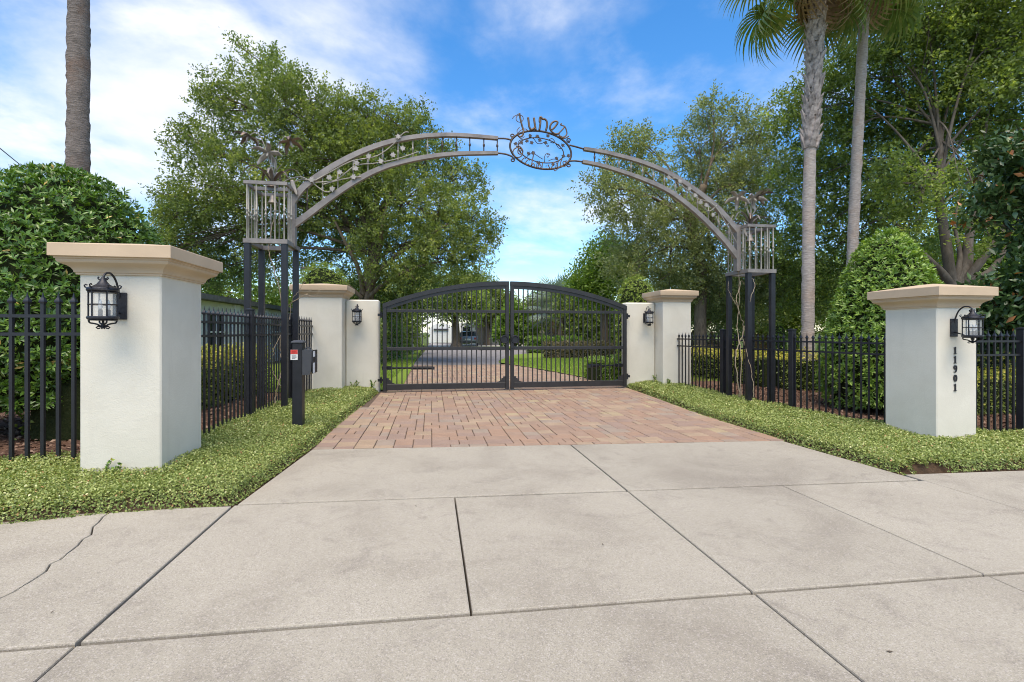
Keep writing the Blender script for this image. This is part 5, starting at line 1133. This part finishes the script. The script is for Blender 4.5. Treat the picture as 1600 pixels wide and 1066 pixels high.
# ================================================================== THINGS BEYOND THE GATE AND FENCES
# metal shed with an arched roof
sx, sy = at(689, 536, 60).x, at(689, 536, 60).y
shed = thing('metal_shed', 'small arched white metal shed at the end of the drive', 'shed', (sx, sy, 0))
prof = [(-1.5, 0), (-1.5, 1.35)] + [(-1.5 * math.cos(math.pi * i / 12), 1.35 + 1.05 * math.sin(math.pi * i / 12)) for i in range(1, 12)] + [(1.5, 1.35), (1.5, 0)]
mb = MB(); mb.loft([[(sx + x, y, z) for x, z in prof] for y in (sy, sy + 5)]); wall_ = mb.obj('shell', MAT['white_paint'], shed)
mb = MB(); [mb.box(sx - 0.75, sx + 0.75, sy - 0.03 - 0.006 * (i % 2), sy - 0.004, 0.02 + 0.3 * i, 0.31 + 0.3 * i) for i in range(5)]; mb.obj('roller_door', MAT['white_paint'], shed)
MB().box(sx - 0.9, sx + 0.9, sy - 0.22, sy - 0.002, 1.56, 1.74).obj('door_header', MAT['plastic_grey'], shed)
# garden sign posts on the lawn
for i, (px, dd) in enumerate(((645, 30), (652, 33))):
    q = at(px, 545, dd); t = thing('garden_sign', 'pale post with two small blue grey signs by the shrubbery' if i == 0 else 'thin pale post behind the blue grey signs', 'sign post', (q.x, q.y, 0))
    MB().cbox(q.x - 0.04, q.x + 0.04, q.y - 0.04, q.y + 0.04, -0.05, 1.25, 0.004).obj('post', MAT['white_paint'], t)
    for k in (-1, 1): MB().cbox(q.x + k * 0.14 - 0.12, q.x + k * 0.14 + 0.12, q.y - 0.07, q.y - 0.045, 1.0, 1.28, 0.004).obj('sign_board', MAT['car'], t)
# parked car, seen from behind
def car(label, px, dd, rot):
    q = at(px, 540, dd); t = thing('parked_car', label, 'car', (q.x, q.y, 0), None, rot)
    W_ = 0.9; pr = [(-2.2, 0.32), (-2.25, 0.62), (-2.15, 0.95), (-1.5, 1.0), (-0.9, 1.36), (0.3, 1.42), (1.0, 1.05), (2.0, 0.9), (2.2, 0.65), (2.2, 0.32)]
    mb = MB(); rings = []
    for x, k in ((-W_, 0.93), (-W_ * 0.96, 1.0), (-W_ * 0.75, 1.0), (0, 1.02), (W_ * 0.75, 1.0), (W_ * 0.96, 1.0), (W_, 0.93)):
        rings.append([(x * (1.0 if z < 1.02 else 0.8), y * (0.985 if abs(x) > 0.85 else 1), 0.32 + (z - 0.32) * (k if z < 1.02 else k)) for y, z in pr])
    mb.loft(rings); mb.obj('body', MAT['car'], t, loc=(0, 0, 0), smooth=True, angle=35)
    b = MB(); b.add([(-0.62, -1.47, 1.035), (0.62, -1.47, 1.035), (0.55, -0.98, 1.34), (-0.55, -0.98, 1.34)], [(0, 1, 2, 3)]); b.v = [(x, y - 0.03, z + 0.02) for x, y, z in b.v]; b.obj('rear_window', MAT['car_glass'], t, loc=(0, 0, 0))
    for s in (-1, 1):
        b = MB(); b.loft([[(s * 0.752, -1.0, 1.05), (s * 0.752, 0.75, 1.07), (s * 0.735, 0.25, 1.36), (s * 0.735, -0.8, 1.32)], [(s * 0.80, -1.0, 1.05), (s * 0.80, 0.75, 1.07), (s * 0.745, 0.25, 1.36), (s * 0.745, -0.8, 1.32)]]); b.obj('side_window', MAT['car_glass'], t, loc=(0, 0, 0))
        MB().box(s * 0.72 - 0.14, s * 0.72 + 0.14, -2.27, -2.15, 0.66, 0.84).obj('tail_light', MAT['lens'], t, loc=(0, 0, 0))
        for y in (-1.4, 1.35):
            b = MB(); b.loft([[(s * 0.72 + dx, y + 0.33 * r * math.cos(a), 0.33 + 0.33 * r * math.sin(a)) for a in [2 * math.pi * i / 16 for i in range(16)]] for dx, r in ((0, 0.9), (0.02 * s, 1), (0.17 * s, 1), (0.195 * s, 0.92))]); w_ = b.obj('wheel', MAT['tyre'], t, loc=(0, 0, 0))
            b = MB(); b.loft([[(s * 0.916 + dx, y + 0.2 * math.cos(a), 0.33 + 0.2 * math.sin(a)) for a in [2 * math.pi * i / 12 for i in range(12)]] for dx in (0, 0.012 * s)]); b.obj('rim', MAT['car'], w_, loc=(0, 0, 0))
    MB().box(-0.26, 0.26, -2.275, -2.24, 0.6, 0.74).obj('number_plate', MAT['white_paint'], t, loc=(0, 0, 0))
    MB().box(-0.85, 0.85, -2.28, -2.2, 0.36, 0.5).obj('bumper', MAT['plastic_grey'], t, loc=(0, 0, 0)); return t
car('silver grey sedan parked beyond the gate under the oaks', 732, 47, R(-6))
# caravan behind it
q = at(733, 534, 58); cv = thing('caravan', 'white caravan parked behind the silver grey car', 'caravan', (q.x, q.y, 0))
mb = MB(); pr = [(-1.15, 0.5), (-1.25, 0.8), (-1.25, 2.1), (-1.0, 2.4), (1.0, 2.4), (1.25, 2.1), (1.25, 0.8), (1.15, 0.5)]
mb.loft([[(q.x + x, y, z) for x, z in pr] for y in (q.y, q.y + 5.5)]); mb.obj('body', MAT['white_paint'], cv, smooth=True, angle=50)
MB().box(q.x - 0.75, q.x + 0.75, q.y - 0.03, q.y - 0.003, 1.35, 1.95).obj('window', MAT['car_glass'], cv)
for s in (-1, 1):
    b = MB(); b.loft([[(q.x + s * 1.05 + dx, q.y + 2.6 + 0.34 * math.cos(a), 0.34 + 0.34 * math.sin(a)) for a in [2 * math.pi * i / 14 for i in range(14)]] for dx in (-0.1, 0.1)]); b.obj('wheel', MAT['tyre'], cv)
# low white house behind the fence
hx = -7.6
hs_ = thing('low_house', 'low white house with grey roof behind the picket fence', 'house', (hx - 4, 22, 0))
MB().box(hx - 8, hx, 16.5, 31, -0.1, 2.45).obj('wall', MAT['white_paint'], hs_)
mb = MB(); e = 0.35; y0, y1, xm = 15.9, 31.6, hx - 4
mb.loft([[(hx + e, y, 2.46), (hx + e, y, 2.64), (xm, y, 3.35), (hx - 8 - e, y, 2.64), (hx - 8 - e, y, 2.46)] for y in (y0, y1)]); mb.obj('roof', MAT['roof'], hs_)
for y in (17.2, 20.6, 24.0, 27.4): MB().box(hx + 0.002, hx + 0.14, y - 0.22, y + 0.22, -0.1, 2.44).obj('pilaster', MAT['white_paint'], hs_)
for y in (18.9, 22.3, 25.7):
    w_ = MB().box(hx + 0.003, hx + 0.04, y - 0.65, y + 0.65, 0.75, 2.0).obj('window', MAT['car_glass'], hs_)
    f = MB(); [f.box(hx + 0.042, hx + 0.07, y - 0.7 + a, y - 0.64 + a, 0.7, 2.05) for a in (0, 0.67, 1.34)]; [f.box(hx + 0.072, hx + 0.09, y - 0.7, y + 0.7, z, z + 0.06) for z in (0.7, 1.35, 1.99)]; f.obj('frame', MAT['white_paint'], w_)
# tan house behind the palms
q = at(860, 538, 52); th = thing('tan_house', 'tan house with pale roof half hidden by palms', 'house', (q.x, q.y, 0))
MB().box(q.x - 8, q.x + 9, q.y, q.y + 8, -0.1, 2.7).obj('wall', MAT['tan_wall'], th)
mb = MB(); mb.loft([[(q.x - 8.7, q.y - 0.7, 2.71), (q.x + 9.7, q.y - 0.7, 2.71), (q.x + 9.7, q.y + 8.7, 2.71), (q.x - 8.7, q.y + 8.7, 2.71)], [(q.x - 8.7, q.y - 0.7, 2.9), (q.x + 9.7, q.y - 0.7, 2.9), (q.x + 9.7, q.y + 8.7, 2.9), (q.x - 8.7, q.y + 8.7, 2.9)], [(q.x - 4, q.y + 4, 4.7), (q.x + 5, q.y + 4, 4.7), (q.x + 5, q.y + 4.1, 4.7), (q.x - 4, q.y + 4.1, 4.7)]]); mb.obj('roof', MAT['tan_wall'], th)
for x in (-6, -3, 0, 3, 6): MB().box(q.x + x - 0.6, q.x + x + 0.6, q.y - 0.03, q.y - 0.003, 0.8, 2.1).obj('window', MAT['car_glass'], th)
q = at(945, 535, 47); rh = thing('garden_pavilion', 'white roofed pavilion behind the palm side gate leaf', 'pavilion', (q.x, q.y, 0))
for x in (-2.2, 2.2):
    for y in (0, 3): MB().cbox(q.x + x - 0.1, q.x + x + 0.1, q.y + y - 0.1, q.y + y + 0.1, -0.05, 1.75, 0.01).obj('post', MAT['white_paint'], rh)
mb = MB(); mb.loft([[(q.x - 2.6, q.y - 0.4, 1.76), (q.x + 2.6, q.y - 0.4, 1.76), (q.x + 2.6, q.y + 3.4, 1.76), (q.x - 2.6, q.y + 3.4, 1.76)], [(q.x - 0.5, q.y + 1.4, 2.55), (q.x + 0.5, q.y + 1.4, 2.55), (q.x + 0.5, q.y + 1.6, 2.55), (q.x - 0.5, q.y + 1.6, 2.55)]]); mb.obj('roof', MAT['white_paint'], rh)
# timber play frame and panel behind the fence
q = at(1113, 545, 24); pf = thing('play_frame', 'brown timber play frame with crossed braces behind the fence', 'play frame', (q.x, q.y, 0))
def beam2(a, b, r=0.045): m = MB(); m.tube([a, b], r, 4); return m.obj('beam', MAT['wood'], pf)
A = lambda x, z, y=0.0: (q.x + x, q.y + y, z)
for yy in (0, 0.9):
    beam2(A(-0.55, 0.0, yy), A(-0.55, 1.35, yy), 0.06); beam2(A(0.55, 0.0, yy), A(0.55, 1.35, yy), 0.06); beam2(A(-0.6, 1.3, yy), A(0.02, 2.0, yy)); beam2(A(0.6, 1.3, yy), A(-0.02, 2.0, yy)); beam2(A(-0.6, 1.33, yy), A(0.6, 1.33, yy)); beam2(A(-0.5, 0.75, yy), A(0.5, 1.3, yy), 0.03); beam2(A(0.5, 0.75, yy), A(-0.5, 1.3, yy), 0.03); beam2(A(-0.6, 0.72, yy), A(0.6, 0.72, yy))
beam2(A(0, 1.98, 0), A(0, 1.98, 0.9))
q = at(1188, 545, 26); pn = thing('timber_screen', 'reddish brown timber screen between the arch tower legs', 'screen', (q.x, q.y, 0))
for i in range(9): MB().cbox(q.x - 0.95 + i * 0.21, q.x - 0.755 + i * 0.21, q.y, q.y + 0.03, 0.0, 1.75, 0.004).obj('plank', MAT['wood'], pn)
for z in (0.3, 1.4): MB().box(q.x - 0.95, q.x + 0.95, q.y + 0.032, q.y + 0.09, z, z + 0.1).obj('batten', MAT['wood'], pn)
# parked pickup silhouette behind the hedge
# overhead cable at the picture edge
a, b_ = at(-400, -95, 10), at(150, 352, 75)
cb_ = MB(); cb_.tube(spline([a, (a + b_) / 2 - Vector((0, 0, 0.1)), b_], 6), 0.03, 6); tag(cb_.obj('power_cable', MAT['black_metal']), 'black overhead cable slanting behind the dome shrub', 'cable')
# fallen leaves and bits of litter on the concrete
spots = [(82, 958), (650, 792), (942, 852), (1390, 1020)]
for i, (px, py) in enumerate(spots):
    p = ground_px(px, py); m = MB(); a = random.uniform(0, 6); L = random.uniform(0.007, 0.014); d = Vector((math.cos(a), math.sin(a), 0)); s = Vector((-d.y, d.x, 0)) * L * 0.4
    c = p + Vector((0, 0, 0.004)); m.loft([[c - d * L, c - d * L + Vector((0, 0, .001)), c - d * L * .9, c - d * L * .95], [c + s, c + s + Vector((0, 0, .003)), c - s + Vector((0, 0, .004)), c - s], [c + d * L + Vector((0, 0, .006)), c + d * L + Vector((0, 0, .007)), c + d * L + Vector((0, 0, .007)) + s * .1, c + d * L + Vector((0, 0, .006)) + s * .1]])
    o = m.obj('fallen_leaf', MAT['bark']); tag(o, ['tiny dry leaf on the cracked slab', 'tiny dry leaf on the slab just below the apron joint', 'tiny dry leaf in the middle of the centre slab', 'tiny dry leaf on the slab nearest the camera, numbered pillar side'][i], 'leaf', 'dry leaves on the concrete')
